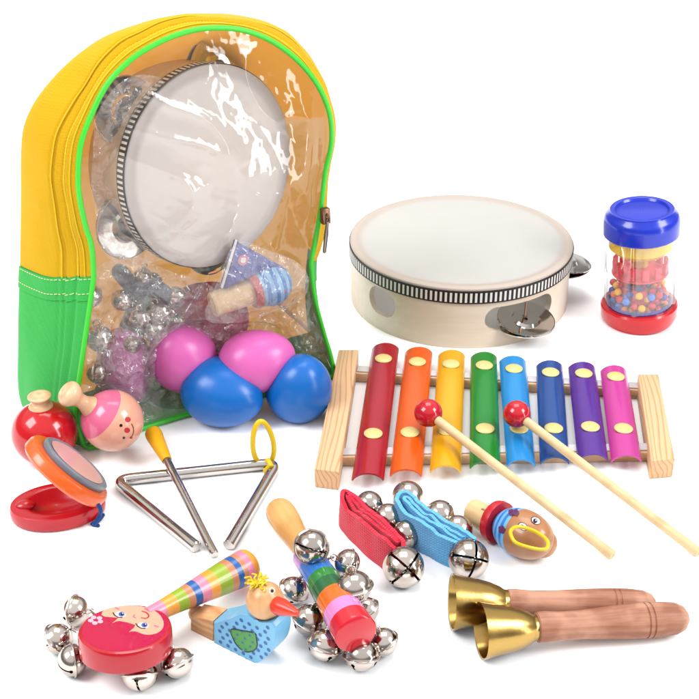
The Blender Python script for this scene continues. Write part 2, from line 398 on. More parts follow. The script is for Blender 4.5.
for a_, b_ in ((f_lo_l, b_lo_l), (f_lo_r, b_lo_r)): part('green_side_panel', MB().add(loft(a_, b_, 0, 1, 60)), GRN, bagroot, sharp=None)
vs_ = [A.lerp(Bq, k / 20) + V((0, 0, .03)) for A, Bq in zip([dent(q) for q in f_bot], b_bot) for k in range(21)]
mb = MB().add((vs_, [(i * 21 + k, (i + 1) * 21 + k, (i + 1) * 21 + k + 1, i * 21 + k + 1) for i in range(NSEG[3] - 1) for k in range(20)])); part('bottom_panel', mb, GRN, bagroot, sharp=None)
# turned edge of the green panel (a folded hem with stitches)
def strip_at(fl, bl, i0, i1, off):
    vs = []; fs = []; n = 60
    for i in range(i0, i1 + 1):
        for k in range(n + 1):
            P = gpt(fl[i], bl[i], k / n * .985 + .005); o = fl[i] - ctr; o = (o - NF * o.dot(NF)).normalized(); vs.append(P + o * off)
    for i in range(i1 - i0):
        for k in range(n): fs.append((i * (n + 1) + k, (i + 1) * (n + 1) + k, (i + 1) * (n + 1) + k + 1, i * (n + 1) + k + 1))
    return vs, fs
for q_ in (strip_at(f_lo_l, b_lo_l, 20, 23, .09), strip_at(f_lo_r, b_lo_r, 0, 3, .09)): part('hem', MB().add(q_), GRN, bagroot, sharp=None)
st = MB(); THREAD = plastic('thread', 'd9f0a8', .7)
for i in (22.75, 20.9):
    n = 46; i0 = int(i); fr_ = i - i0
    A = f_lo_l[i0].lerp(f_lo_l[min(i0 + 1, 23)], fr_); Bq = b_lo_l[i0].lerp(b_lo_l[min(i0 + 1, 23)], fr_)
    o = A - ctr; o = (o - NF * o.dot(NF)).normalized()
    for k in range(n):
        if k % 2: continue
        st.add(tube([gpt(A, Bq, q / n) + o * .11 for q in (k + .1, k + 1.1)], .035, 6))
part('stitching', st, THREAD, bagroot)
# zip: tape line plus coil teeth along the arch
zp = MB(); zc = []
for A, Bq in zip(f_up, b_up): zc.append(gpt(A, Bq, .16) + (A - ctr).normalized() * .06)
zc = smooth(zc, 420)
zp.add(tube(zc, [.075 + .03 * (i % 2) for i in range(420)], 6)); part('zip', zp, YEL2, bagroot, sharp=None)
sm = MB()
for s in (.07, .30):
    sm.add(tube(smooth([gpt(A, Bq, s) + (A - ctr).normalized() * .03 for A, Bq in zip(f_up, b_up)], 240), .05, 6))
part('seam', sm, YEL2, bagroot, sharp=None)
# piping
ring = f_lo_l[:-1] + f_up[:-1] + f_lo_r[:-1] + f_bot[::-1][:-1]
ringd = [dent(p) + NF * .05 for p in ring]
part('piping', MB().add(tube(ringd, .165, 12, closed=True)), PIPE, bagroot, sharp=None)
part('bottom_binding', MB().add(tube([p + NF * -.9 + V((0, 0, .0)) for p in [dent(q) for q in f_bot]], .14, 10)), PIPE, bagroot, sharp=None)
# yellow front edge band outside the piping is the side panel; back panel closes the bag
bring = b_lo_l[:-1] + b_up[:-1] + b_lo_r[:-1] + b_bot[::-1][:-1]; bc = sum(bring, V()) / len(bring)
def fan(ringp, c, n, fn):
    N = len(ringp); vs = [fn(c, 0)]; fs = []
    for k in range(1, n + 1):
        for p in ringp: vs.append(fn(c.lerp(p, k / n), k / n))
    for i in range(N): fs.append((0, 1 + i, 1 + (i + 1) % N))
    for k in range(n - 1):
        a = 1 + k * N; b = a + N
        for i in range(N): j = (i + 1) % N; fs.append((a + i, b + i, b + j, a + j))
    return vs, fs
part('back_panel', MB().add(fan(bring, bc, 12, lambda p, q: p - NBk * (1.3 * (1 - q ** 4) * min(1, max(0, p.z / 8))))), LIN, bagroot, sharp=None)
# clear window: bulging, creased soft plastic
def crease(P):
    u = (P - B0).dot(U); v = (P - B0).dot(NV)
    q = V((u * .16 + noise.noise(P * .1) * 1.5, v * .10, 1.7)); a = 1 - abs(noise.noise(q)) * 2
    b = 1 - abs(noise.noise(V((u * .5 + v * .35, v * .22 - u * .1, 9.1)))) * 2
    c = noise.noise(V((u * .05, v * .07, 3)))
    low = max(0, min(1, (16 - v) / 12))
    rdg = math.exp(-((u - 16.6 + .9 * noise.noise(V((v * .12, 2, 0)))) / .8) ** 2) * .5
    return .3 * a ** 5 + (.03 + .13 * low) * max(b, 0) ** 4 + .7 * c + rdg * min(1, max(0, (v - 10) / 6))
def winf(p, q):
    e = 1 - q ** 4; P = p + NF * ((.9 + .9 * (1 - q)) * e + crease(p) * min(1, 6 * (1 - q)) * .75)
    return dent(P)
dctr = sum(ringd, V()) / len(ringd)
def dense(r, k):
    o = []
    for a, b in zip(r, r[1:] + r[:1]):
        for i in range(k): o.append(a.lerp(b, i / k))
    return o
WIN = clear('clear_soft_plastic', (.99, .985, .98, 1), .05, .03, .75, 14, .35, .010, 1.5)
part('clear_window', MB().add(fan(dense(ringd, 2), dctr, 150, winf)), WIN, bagroot, sharp=None)
# zip slider on the right edge
zs = fp(318, 214) + NF * .55 + U * .25; ze = fp(317, 250) + NF * .5 + U * .3
pl = part('zip_pull', MB().add(hexa([tuple(zs + U * a + NF * b + NV * c) for c in (-.55, .55) for a, b in ((-.3, -.25), (.3, -.25), (.3, .25), (-.3, .25))], .1)).add(tube(smooth([zs + NV * .2 + NF * .2, zs + NF * .55, zs - NV * .3 + NF * .35], 10), .08, 8)), DARKM, bagroot)
part('puller', MB().add(tube([zs - NV * .2 + NF * .35, zs.lerp(ze, .5) + NF * .2, ze], [.1, .15, .13], 10)), metal('zip_steel', '9a9288', .25), pl)
# ================================================================== TAMBOURINES
def tambourine(name, label, C, R, H, zax, xh, slots, jing, group, bandmat, headmat, rimmat):
    M = frame_z(C, zax, xh); root = thing(name, label, 'tambourine', C, group)
    setm(root, M); W[root] = M
    shell = MB().add(lathe([(R, 0), (R, H), (R - .42, H), (R - .42, 0)], 160, True)); me = bpy.data.meshes.new('s'); 
    me.from_pydata([tuple(p) for p in shell.v], [], shell.f); cut = MB()
    for a0, a1, z0, z1 in slots:
        n = 24; L = (a1 - a0) * R; hh = (z1 - z0) / 2; zc_ = (z0 + z1) / 2; o = []
        for i in range(n):
            q = 2 * PI * i / n; x = math.cos(q) * hh; o.append((x + (L / 2 - hh) * (1 if x > 0 else -1), math.sin(q) * hh + zc_))
        ins = [((R - 1.2) * math.cos(x / R + (a0 + a1) / 2), (R - 1.2) * math.sin(x / R + (a0 + a1) / 2), z) for x, z in o]
        ous = [((R + 1) * math.cos(x / R + (a0 + a1) / 2), (R + 1) * math.sin(x / R + (a0 + a1) / 2), z) for x, z in o]
        cut.add((ins + ous, [tuple(range(n)), tuple(range(2 * n - 1, n - 1, -1))] + [(i, n + i, n + (i + 1) % n, (i + 1) % n) for i in range(n)]))
    for m_ in (me,): 
        bm = bmesh.new(); bm.from_mesh(m_); bmesh.ops.recalc_face_normals(bm, faces=bm.faces); bm.to_mesh(m_); bm.free()
    cm = bpy.data.meshes.new('c'); cm.from_pydata([tuple(p) for p in cut.v], [], cut.f)
    bm = bmesh.new(); bm.from_mesh(cm); bmesh.ops.recalc_face_normals(bm, faces=bm.faces); bm.to_mesh(cm); bm.free()
    me.materials.append(rimmat); r = boolean_cut(me, cm); r.name = 'rim'
    for v in r.vertices: v.co *= .01
    part('rim', r, None, root, M=M)
    p = [(0, H + .03), (R - .9, H + .03), (R - .62, H + .02), (R - .5, H + .1), (R - .1, H + .12), (R + .07, H + .03), (R + .09, H - .12), (R + .09, H - .3), (R + .02, H - .3), (R + .02, H - .02), (R - .45, H + .005), (R - .9, H - .03), (0, H - .03)]
    part('drum_skin', MB().add(lathe(p, 128)), headmat, root, M=M, sharp=50)
    hd = bandmat[1]
    part('striped_band', MB().add(lathe([(R + .09, H - .1 - hd), (R + .15, H - .1 - hd + .03), (R + .15, H - .13), (R + .09, H - .1)], 200, True)), bandmat[0], root, M=M)
    for a, rr, zz, tilt in jing:
        rad = V((math.cos(a), math.sin(a), 0)); tg = V((-math.sin(a), math.cos(a), 0))
        pin = part('jingle_pin', MB().add(tube([(rad.x * (R - .2), rad.y * (R - .2), .5), (rad.x * (R - .2), rad.y * (R - .2), H - .6)], .07, 8)), DARKM, root, M=M)
        for q, s in ((.13, 1), (-.13, -1)):
            zl = V((0, 0, 1)) * math.cos(tilt + q * .8) + rad * math.sin(tilt + q * .8)
            J = M @ frame_z(rad * rr + V((0, 0, zz + q * 1.3)), zl, tg)
            k = 2.15; pr = [(.14, .0), (.14, .05), (.75, .22), (.95, .26), (1.1, .06), (k - .1, .05), (k, .1), (k + .02, .04), (k - .1, -.01), (1.1, 0), (.95, .2), (.75, .16)]
            if s < 0: pr = [(r_, -z_) for r_, z_ in pr]
            part('jingle', MB().add(lathe(pr, 56, True)), CHROME, root, M=J)
    return root, M
def band_mat(N, H, hd, name):
    t = NT(name); x = t.sep(t.obj()); a = t.math('ARCTAN2', x[1], x[0]); f = t.math('FRACT', t.math('MULTIPLY', t.math('ADD', a, 4), N / (2 * PI)))
    w = t.math('LESS_THAN', f, .47); z = t.math('MULTIPLY', t.math('GREATER_THAN', x[2], (H - .1 - hd * .87) * .01), t.math('LESS_THAN', x[2], (H - .1 - hd * .15) * .01))
    t.principled(t.mix(t.math('MULTIPLY', w, z), alb('171313'), alb('f4efe8')), .5, 0, t.bump(f, .2, .0003)); return t.m
def skin_mat(name, c, c2, R, kk=1.04):
    t = NT(name); o = t.obj(); x = t.sep(o); r = t.math('SQRT', t.math('ADD', t.math('POWER', x[0], 2), t.math('POWER', x[1], 2)))
    w = t.math('ADD', r, t.math('MULTIPLY', t.noise(o, 40, 3), .0012))
    m = t.ramp(t.math('DIVIDE', w, R * .01), [(.88, (0, 0, 0, 1)), (.955, (1, 1, 1, 1))])
    n = t.noise(o, 60, 5, .6); n3 = t.noise(o, 35, 6, .7)
    a = t.mix(n3, alb(c, kk), tuple(q * .91 for q in alb(c, kk)[:3]) + (1,)); col = t.mix(m, a, alb(c2, 1.0))
    p = t.principled(col, .55, 0, t.bump(n, .1, .0004), 0, .25); tl = t.n('ShaderNodeBsdfTranslucent', i_Color=alb(c, 1.2)); ms = t.n('ShaderNodeMixShader', i_0=.5); t.set(ms.inputs[1], p.outputs[0]); t.set(ms.inputs[2], tl.outputs[0]); t.t.links.new(ms.outputs[0], t.out.inputs[0])
    return t.m
RIMW = wood('birch_rim', 'fbeedd', 'efdac2', 0, .6, .5, 0, .1)
C = G(461, 239, 4.9); Rt = (571 - 351) / 2 / cmpx(C); C.z = 0
dg = math.radians
tilt = dg(0)
tambourine('tambourine', 'round tambourine with pale skin and striped edge standing on the white surface', C, Rt, 4.9, (0, math.sin(tilt), math.cos(tilt)), (1, 0, 0),
    [(dg(-90 + 8), dg(-90 + 49), 1.35, 3.35), (dg(-90 - 57), dg(-90 - 38), 1.3, 3.55), (dg(-12), dg(18), 1.35, 3.35), (dg(60), dg(95), 1.35, 3.35), (dg(130), dg(165), 1.35, 3.35)],
    [(dg(-90 + 31), Rt - .05, 1.6, .08), (dg(4), Rt - .25, 2.5, .05)], None, (band_mat(150, 4.9, 1.05, 'stripe_band'), 1.05), skin_mat('skin', 'fffdf8', 'f6e6da', Rt), RIMW)
# the one in the bag
Ct = onplane(212, 168, B0 - NF * 1.0, NF); nz = (NF + U * .26 + NV * .02).normalized()
Mx = nz.cross(V((0, 0, 1))); Rb = 6.35; 
tambourine('tambourine', 'large tambourine standing inside the clear front of the backpack', Ct - nz * 4.2, Rb, 4.2, nz, Mx,
    [(dg(q), dg(q + 34), 1.1, 2.6) for q in (10, 82, 154, 226, 298)], [(dg(q + 17), Rb - .3, 1.9, 0) for q in (10, 82, 154, 226, 298)], None, (band_mat(120, 4.2, .8, 'stripe_band_b'), .8), skin_mat('skin_b', 'fffaf6', 'e6e0e0', Rb, 1.2), wood('rim_b', 'f0dcc0', 'dcbf98', 0, .6, .5, 0, .1))
# ================================================================== EGG SHAKERS
def egg(label, c, L, R, ax, mat, group=None):
    pr = []; n = 40
    for i in range(n + 1):
        a = PI * i / n; z = -math.cos(a); r = math.sin(a) * R * (1 - .13 * z) ; pr.append((0 if i in (0, n) else r, z * L))
    pr2 = []
    for r, z in pr: pr2.append((r - (.012 if abs(z) < .01 else 0), z))
    e = part('egg_shaker', MB().add(lathe(pr2, 64)), mat, None, M=frame_z(c, ax)); tag(e, label, 'shaker', group); return e
PK = plastic('pink_plastic', 'f273c6', .3, k=1.0); BL = plastic('blue_plastic', '1270cc', .3, k=1.05)
egg('blue egg shaker lying on its side, left of the two blue ones, pointing down right', blue1, 2.85, 2.3, (.9, -.45, -.05), BL, 'egg shakers')
egg('blue egg shaker standing beside the left end post of the xylophone', blue2, 2.5, 2.2, (.2, -.35, .9), BL, 'egg shakers')
egg('pink egg shaker resting left of the blue ones against the backpack window', pink1, 2.45, 2.3, (-.3, -.5, .8), PK, 'egg shakers')
egg('pink egg shaker tucked behind and between the two blue eggs', pink2, 2.6, 2.12, (.95, .1, .25), PK, 'egg shakers')
# ================================================================== THINGS INSIDE THE BAG
def inb(px, py, d): return onplane(px, py, B0 - NF * d, NF)
WRAP = clear('crumpled_film', (.975, .975, .975, 1), .1, .15, 1.1, 60, .6, .01, 1.5)
def crumple(name, label, pxpoly, d, amp, seed, freq=.45):
    P = [inb(x, y, d) for x, y in pxpoly]; r = smooth(P, 120, True)[:-1]; c = sum(r, V()) / len(r)
    def fn(p, q):
        s_ = p * freq + V((seed, seed * 2, 0)); a = 1 - 2 * abs(noise.noise(s_)); b = 1 - 2 * abs(noise.noise(s_ * 2.3 + V((5, 5, 5))))
        z = 1 - 2 * abs(noise.noise(s_ * 5.1)); 
        return p + NF * (amp * (a + .45 * b + .22 * z) + noise.noise(s_ * .6) * amp)
    o = part(name, MB().add(fan(r, c, 60, fn)), WRAP, None, M=None, sharp=25); tag(o, label, 'plastic film', 'crumpled plastic film in the bag'); return o
crumple('plastic_film', 'crumpled clear film around the bells low in the left of the bag window', [(92, 270), (130, 255), (165, 268), (210, 285), (230, 320), (215, 360), (190, 405), (130, 430), (95, 440), (85, 390), (88, 320)], 1.0, .38, 1.3)
crumple('plastic_film', 'loose clear film between the tambourine and the left edge of the bag window', [(95, 110), (125, 75), (160, 80), (150, 130), (140, 190), (165, 250), (120, 262), (97, 240), (92, 180)], 1.2, .45, 4.1, .3)
crumple('plastic_film', 'crumpled clear film filling the lower right corner of the bag window', [(215, 330), (250, 318), (290, 300), (306, 285), (312, 310), (325, 350), (328, 372), (300, 380), (250, 395), (210, 400)], 1.0, .45, 8.7)
# pink maraca with clear wrap
def maraca_parts(root, c, ax, R, hl, headmat, handlemat, r0=.7, r1=.95):
    M = frame_z(c, ax)
    pr = [(0 if i in (0, 40) else R * math.sin(PI * i / 40), -R * math.cos(PI * i / 40)) for i in range(41)]
    part('shaker_head', MB().add(lathe(pr, 56)), headmat, root, M=M)
    h = [(0, R * .9), (r0 + .12, R * .9), (r0 + .06, R + hl * .08), (r0 * .92, R + hl * .2), (r0 * .9, R + hl * .4), (r1 * .9, R + hl * .62), (r1, R + hl * .78), (r1 * .88, R + hl * .92), (r1 * .5, R + hl * 1.02), (0, R + hl * 1.05)]
    hp = smooth([V((a, 0, b)) for a, b in h], 40); hp = [(max(p.x, 0), p.z) for p in hp]; hp[0] = (0, hp[0][1]); hp[-1] = (0, hp[-1][1])
    part('handle', MB().add(lathe(hp, 32)), handlemat, root, M=M); return M
MW = wood('pale_maple', 'f6cfa0', 'e9b47c', 2, 1.0, .4, .2)
c_ = inb(124, 368, 3.0); r_ = thing('maraca', 'pink maraca wrapped in film inside the bag, behind the pig faced one', 'maraca', c_)
part('shaker_head', MB().add(ball((0, 0, 0), (1.9, 1.9, 2.9), 48)), plastic('pink_gloss', 'e46cc0', .3, k=.9), r_, M=frame_z(c_, NV + U * .12))
part('handle', MB().add(tube([(0, 0, -2.8), (0, 0, -4.5)], [.6, .8], 20)), MW, r_, M=frame_z(c_, NV + U * .12))
# small bells inside
def bag_bells(lst):
    rt = thing('bell_shaker', 'bell shaker with a dark green stick behind film in the lower left of the bag', 'bell shaker', inb(100, 380, 3))
    part('stick', MB().add(tube([inb(97, 420, 3.2), inb(150, 285, 3.4)], [.9, .9], 20)), plastic('dark_green_paint', '22402f', .35), rt)
    for x, y, rp, d, up in lst:
        P = inb(x, y, d); r = rp / cmpx(P); part('jingle_bell', BELL_CROSS, None, rt, M=frame_z(P, up) @ Matrix.Scale(r, 4))
bag_bells([(90, 296, 12, 2.2, NV - U * .4), (99, 338, 14, 2.0, NV), (122, 300, 11, 2.6, NV + U), (140, 318, 10, 2.2, NV), (155, 330, 12, 2.4, -U + NV), (97, 372, 11, 2.4, NF + U), (105, 408, 12, 2.6, NV), (132, 345, 9, 1.9, U)])
r_ = thing('wrist_bells', 'small bells and blue strap behind film in the bag, below the large tambourine', 'wrist bells', inb(160, 290, 2.6))
part('strap', MB().add(tube(smooth([inb(120, 272, 3.0), inb(137, 290, 2.4), inb(150, 285, 2.4), inb(175, 300, 2.6)], 24), [.55] * 24, 12)), fabric('navy_strap', '3a4a66'), r_)
for x, y, rp in ((160, 312, 12), (176, 296, 10), (143, 276, 9), (178, 322, 9)):
    P = inb(x, y, 2.3); part('jingle_bell', BELL_CROSS, None, r_, M=frame_z(P, NV + U * random.uniform(-1, 1)) @ Matrix.Scale(rp / cmpx(P), 4))
r_ = thing('castanet', 'red castanet wrapped in film in the middle of the bag, above the pink eggs', 'castanet', inb(205, 318, 3))
Mc = frame_z(inb(203, 322, 2.3), NF + NV * .5 - U * .2, U)
part('shell', MB().add(lathe([(0, -.35), (2.3, -.35), (2.65, -.1), (2.65, .2), (2.3, .4), (1.6, .3), (0, .1)], 48)), plastic('wine_red', 'c2284c', .3, .3), r_, M=Mc)
part('shell', MB().add(lathe([(0, -.35), (2.2, -.35), (2.5, -.1), (2.5, .2), (2.2, .4), (0, .35)], 48)), plastic('wine_red_b', 'b32440', .3, .3), r_, M=Mc @ Matrix.Translation((.8, .1, -.9)))
# pirate whistle in its own sleeve
r_ = thing('toy_whistle', 'wooden sailor whistle with blue triangular hat in a clear sleeve inside the bag', 'whistle', inb(255, 290, 1))
A = inb(212, 305, .25); Bq = inb(252, 291, .25); Cq = inb(292, 279, .25)
ax = (Bq - A).normalized(); L1 = (Bq - A).length
part('mouthpiece', MB().add(lathe([(0, 0), (.75, 0), (.85, .1), (.85, L1), (0, L1)], 32)), wood('beech', 'f3d2a2', 'e2b27c', 2), r_, M=frame_z(A, ax))
t = NT('sailor_stripes'); x = t.sep(t.obj())[2]; t.principled(t.mix(t.math('LESS_THAN', t.math('FRACT', t.math('MULTIPLY', x, 175)), .5), alb('8cc9f4'), alb('2a86d8')), .35)
L2 = (Cq - Bq).length
bd_ = part('striped_body', MB().add(lathe([(0, 0), (.9, 0), (1.2, .4), (1.45, 1.1), (1.35, 1.9), (.9, L2 * .85), (0, L2)], 36)), t.m, r_, M=frame_z(Bq, ax))
part('collar', MB().add(tube([(math.cos(q) * 1.0, math.sin(q) * 1.0, .15) for q in [2 * PI * i / 24 for i in range(24)]], .3, 10, closed=True)), PAL['red'], r_, M=frame_z(Bq, ax))
part('button', MB().add(ball((0, 0, 0), .32, 16)), PAL['red'], r_, M=frame_z(inb(283, 290, -.8), ax))
hat = [inb(*p, .2) for p in ((236, 241), (283, 267), (262, 268), (222, 287), (230, 262))]
hv = [p - NF * .35 for p in hat] + [p + NF * .35 for p in hat]; n = 5
part('hat', MB().add((hv, [tuple(range(n)), tuple(range(2 * n - 1, n - 1, -1))] + [(i, (i + 1) % n, n + (i + 1) % n, n + i) for i in range(n)])), plastic('navy', '2c3fa8', .35), r_)
rim = [inb(x, y, -.2) for x, y in ((236, 241), (229, 264), (222, 287))]; part('hat_trim', MB().add(tube(smooth(rim, 12), .09, 8)), PAL['white'], r_)
hb = inb(243, 260, -.17); part('badge', MB().add(lathe([(0, 0), (.36, 0), (.36, .05), (0, .05)], 24)).add(lathe([(0, .05), (.2, .05), (.2, .07), (0, .07)], 20), None, 1), [PAL['pinkmark'], PAL['white']], r_, M=frame_z(hb, NF))
slv = [inb(*p, -.9) for p in ((205, 318), (215, 285), (236, 243), (268, 250), (297, 262), (308, 280), (298, 302), (268, 312), (238, 322))]
rr_ = smooth(slv, 100, True)[:-1]; cc_ = sum(rr_, V()) / len(rr_)
part('clear_sleeve', MB().add(fan(rr_, cc_, 40, lambda p, q: p + NF * ((.5 * (1 - q * q)) + .22 * (1 - 2 * abs(noise.noise(p * .6)))))), WRAP, r_, sharp=None)
# ================================================================== MARACAS AND CASTANET
def maraca(label, c, R, end, headmat, handmat, r0, r1):
    root = thing('maraca', label, 'maraca', (c.x, c.y, c.z - R)); ax = end - c
    M = maraca_parts(root, c, ax, R, (ax.length - R) / 1.05, headmat, handmat, r0, r1); return root, M
HW = wood('maraca_wood', 'f8cfa6', 'eab488', 2, 1.0, .35, .3)
c_ = G(44.5, 432.5, 2.06)
maraca('glossy red maraca with pale wooden handle beside the green side of the backpack', c_, 2.06, G(39, 393.5, 4.9), plastic('red_gloss', 'd3121e', .16, .5), HW, .6, .74)
R_ = 31 / cmpx(pigC); endp = G(62.5, 389.5, 5.6)
t = NT('pig_paint'); z_ = t.sep(t.obj())[2]; t.principled(t.mix(t.math('GREATER_THAN', z_, .0085), alb('f7b498'), alb('ea6f96')), .2, 0, None, .5)
pr_, M_ = maraca('small maraca with a smiling face, peach and pink, in front of the backpack window', pigC, R_, endp, t.m, HW, .52, .82)
fm = MB()
def disc_on(c, r, px, py, rx, ry, lift=1.004, n=18, ang=0):
    o = []
    for i in range(n):
        q = 2 * PI * i / n; a, b = rx * math.cos(q), ry * math.sin(q)
        o.append(onsphere(px + a * math.cos(ang) - b * math.sin(ang), py + a * math.sin(ang) + b * math.cos(ang), c, r * lift))
    return o, [tuple(range(n))]
def line_on(c, r, pts, wd):
    return tube([onsphere(x, y, c, r) for x, y in pts], wd, 8)
for x, y, a, b, m in ((121, 425.5, 1.6, 1.6, 0), (123.9, 437.8, 1.3, 1.3, 0), (127.9, 419.6, 2.9, 2.7, 1), (127.2, 430.3, 2.9, 2.7, 1), (131.2, 437.6, 1.5, 1.3, 1)): fm.add(disc_on(pigC, R_, x, y, a, b), None, m)
fm.add(line_on(pigC, R_ * 1.0, [(131.6, 424), (133.3, 427.5), (133.6, 431.5), (132.6, 435), (130.4, 438)], .035), None, 2)
part('painted_face', fm, [PAL['black'], PAL['red'], PAL['brown']], pr_)
# castanet
s_ = cmpx(G(59, 509)); root = thing('castanet', 'open wooden castanet with red lower shell and orange upper shell', 'castanet', G(59, 513))
c_ = G(59, 513.5, 0); Mb = Matrix.Translation(c_) @ Matrix.Rotation(dg(12), 4, 'Z') @ Matrix.Diagonal((1, .68, 1, 1))
a_ = 46.5 / s_
REDW = plastic('red_lacquer', 'cf1325', .25, .4); ORW = plastic('orange_lacquer', 'f4661b', .28, .4)
part('lower_shell', MB().add(lathe([(0, 0.02), (a_ - .25, .02), (a_ - .06, .12), (a_, .3), (a_, .72), (a_ - .08, .93), (a_ - .25, 1.0), (a_ * .70, .99), (a_ * .64, .93), (a_ * .5, .62), (a_ * .3, .42), (0, .36)], 96), Matrix.Diagonal((1, .68, 1, 1))).add(ball((-a_ * .66, -.05, .92), (.62, .42, .3), 24)), REDW, root, M=Matrix.Translation(c_) @ Matrix.Rotation(dg(12), 4, 'Z'))
hinge = G(104.5, 499, 1.25); top = V((-.71, .02, .70)).normalized(); La = 2.85
Mo = frame(hinge + top * La, top, V((.62, .32, .70))); Sq = Matrix.Diagonal((1, .9, 1, 1))
part('upper_shell', MB().add(lathe([(0, -.5), (La * .7, -.5), (La - .15, -.42), (La, -.25), (La, .2), (La - .12, .38), (La - .3, .42), (La * .7, .42), (0, .38)], 96), Sq), ORW, root, M=Mo)
part('metal_plate', MB().add(lathe([(0, .4), (La * .78, .4), (La * .8, .5), (La * .8, .72), (La * .76, .8), (La * .7, .8), (La * .66, .74), (0, .74)], 72), Sq), plastic('grey_blue_plate', '7d8794', .3, .4), root, M=Mo @ Matrix.Translation((-.15, -.05, 0)))
part('plate_face', MB().add(lathe([(0, .76), (La * .63, .76), (La * .66, .78), (0, .79)], 64), Sq), plastic('pink_reflection_paint', 'eab6ae', .18, .5), root, M=Mo @ Matrix.Translation((-.15, -.05, 0)))  # pinkish reflection of the mirror plate put into its base colour
BC = fabric('blue_elastic', '17488c')
part('elastic_cord', MB().add(tube(smooth([hinge + V((-.55, -1.1, 1.0)), hinge + V((-.3, -1.3, .9)), hinge + V((.0, -1.3, .3)), hinge + V((-.1, -1.2, -.3)), hinge + V((-.4, -1.5, -.7))], 20), .13, 8)).add(tube(smooth([G(103, 515, .25), G(98, 521, .12), G(92, 524, .1), G(98, 525.5, .1)], 14), .12, 8)), BC, root)
# ================================================================== TRIANGLE
tr = .36
pp = [G(196, 547, tr), G(115, 480.5, tr), G(277.5, 463, tr), G(229, 545, tr)]
def rounded(pts, r, n=10):
    o = [pts[0]]
    for a, b, c in zip(pts, pts[1:], pts[2:]):
        u = (a - b).normalized(); w = (c - b).normalized(); p0 = b + u * r; p1 = b + w * r
        for i in range(n + 1): q = i / n; o.append(p0 * (1 - q) ** 2 + b * 2 * q * (1 - q) + p1 * q * q)
    o.append(pts[-1]); return o
root = thing('triangle', 'shiny steel triangle with yellow cord loop lying in front of the backpack', 'triangle', G(190, 500))
tri = rounded(pp, 1.0)
def flat_ends(pts, r, n=24):
    a = (pts[0] - pts[1]).normalized(); b = (pts[-1] - pts[-2]).normalized()
    P = [pts[0] + a * .06] + pts + [pts[-1] + b * .06]; return tube(P, [r - .07] + [r] * len(pts) + [r - .07], n, cap='flat')
part('steel_bar', MB().add(flat_ends(tri, tr)), CHROME, root, sharp=30)
lc = G(263.5, 467, .1); lo = []
for i in range(40):
    q = 2 * PI * i / 40; lo.append(lc + V((math.cos(q) * (.62 - .12 * math.sin(q)) + .12 * (1 - math.sin(q)) - .1 , .25 * math.cos(q) + .1, 1.62 + math.sin(q) * 1.62 + .12)))
part('cord_loop', MB().add(tube(lo, .17, 10, closed=True)).add(tube([G(268, 461, .9), G(271, 465, .8), G(266, 471, .35)], .2, 10)), CORD_Y, root)
bs = G(215, 555, .27); be = G(152, 431, 1.62); bd = be - bs
root = thing('beater', 'thin steel beater with yellow grip resting across the triangle', 'beater', bs)
Mz = frame_z(bs, bd); Lb = bd.length
part('rod', MB().add(lathe([(0, 0), (.2, 0), (.26, .06), (.26, Lb * .85), (0, Lb * .85)], 24)), CHROME, root, M=Mz)
part('grip', MB().add(lathe([(0, Lb * .74), (.31, Lb * .74), (.34, Lb * .76), (.55, Lb * .96), (.52, Lb * .985), (.35, Lb), (0, Lb)], 32)), plastic('yellow_rubber', 'f5b40f', .35), root, M=Mz)
# ================================================================== TAMBOURINE RATTLE WITH FACE (drum head, striped handle, bells)
root = thing('bell_rattle', 'round red rattle painted with a girls face, striped handle and sleigh bells', 'rattle', G(125, 650))
tn = dg(11); DN = V((0, math.sin(tn), math.cos(tn))); DC = G(125, 627.7, 2.7); Rd = 46.6 / cmpx(DC); Md = frame_z(DC, DN)
part('drum_body', MB().add(lathe([(0, -1.3), (Rd - .2, -1.3), (Rd, -1.15), (Rd, -.2), (Rd - .05, -.06), (Rd - .2, 0), (0, 0)], 96)), plastic('red_paint_gloss', 'c41226', .2, .5), root, M=Md)
def dpl(x, y, o=.012): return onplane(30 + x / 3.495, 540 + y / 3.495, DC + DN * o, DN)
fp_ = MB(); fm_ = [PAL['magenta'], PAL['peach'], PAL['lightpink'], PAL['white'], PAL['eyeblue'], PAL['black'], PAL['pinkmark'], PAL['red']]
fp_.add(([DC + Md.to_3x3() @ V((math.cos(2 * PI * i / 96) * (Rd - .22), math.sin(2 * PI * i / 96) * (Rd - .22), .006)) for i in range(96)], [tuple(range(96))]), None, 0)
face = smooth([dpl(*p) for p in ((250, 262), (258, 245), (300, 233), (360, 229), (410, 237), (448, 256), (466, 284), (463, 310), (440, 327), (405, 331), (372, 320))], 40)
fp_.add(poly(face + [dpl(*p) for p in ((372, 320), (358, 319), (345, 322), (362, 308), (368, 297), (340, 288), (312, 283), (300, 285), (287, 291), (300, 280), (308, 272), (285, 270), (262, 268))]), None, 1)
def dd(x, y, rx, ry, m, ang=0, o=.02):
    pts = []
    for i in range(20):
        q = 2 * PI * i / 20; a, b = rx * math.cos(q), ry * math.sin(q); pts.append(dpl(x + a * math.cos(ang) - b * math.sin(ang), y + a * math.sin(ang) + b * math.cos(ang), o))
    fp_.add((pts, [tuple(range(20))]), None, m)
for k in range(5): q = 2 * PI * k / 5 + .5; dd(230 + 18 * math.cos(q), 280 + 10.5 * math.sin(q), 10, 6.5, 2, 0, .02 + .001 * k)
dd(230, 280, 5, 3.4, 0, 0, .03)
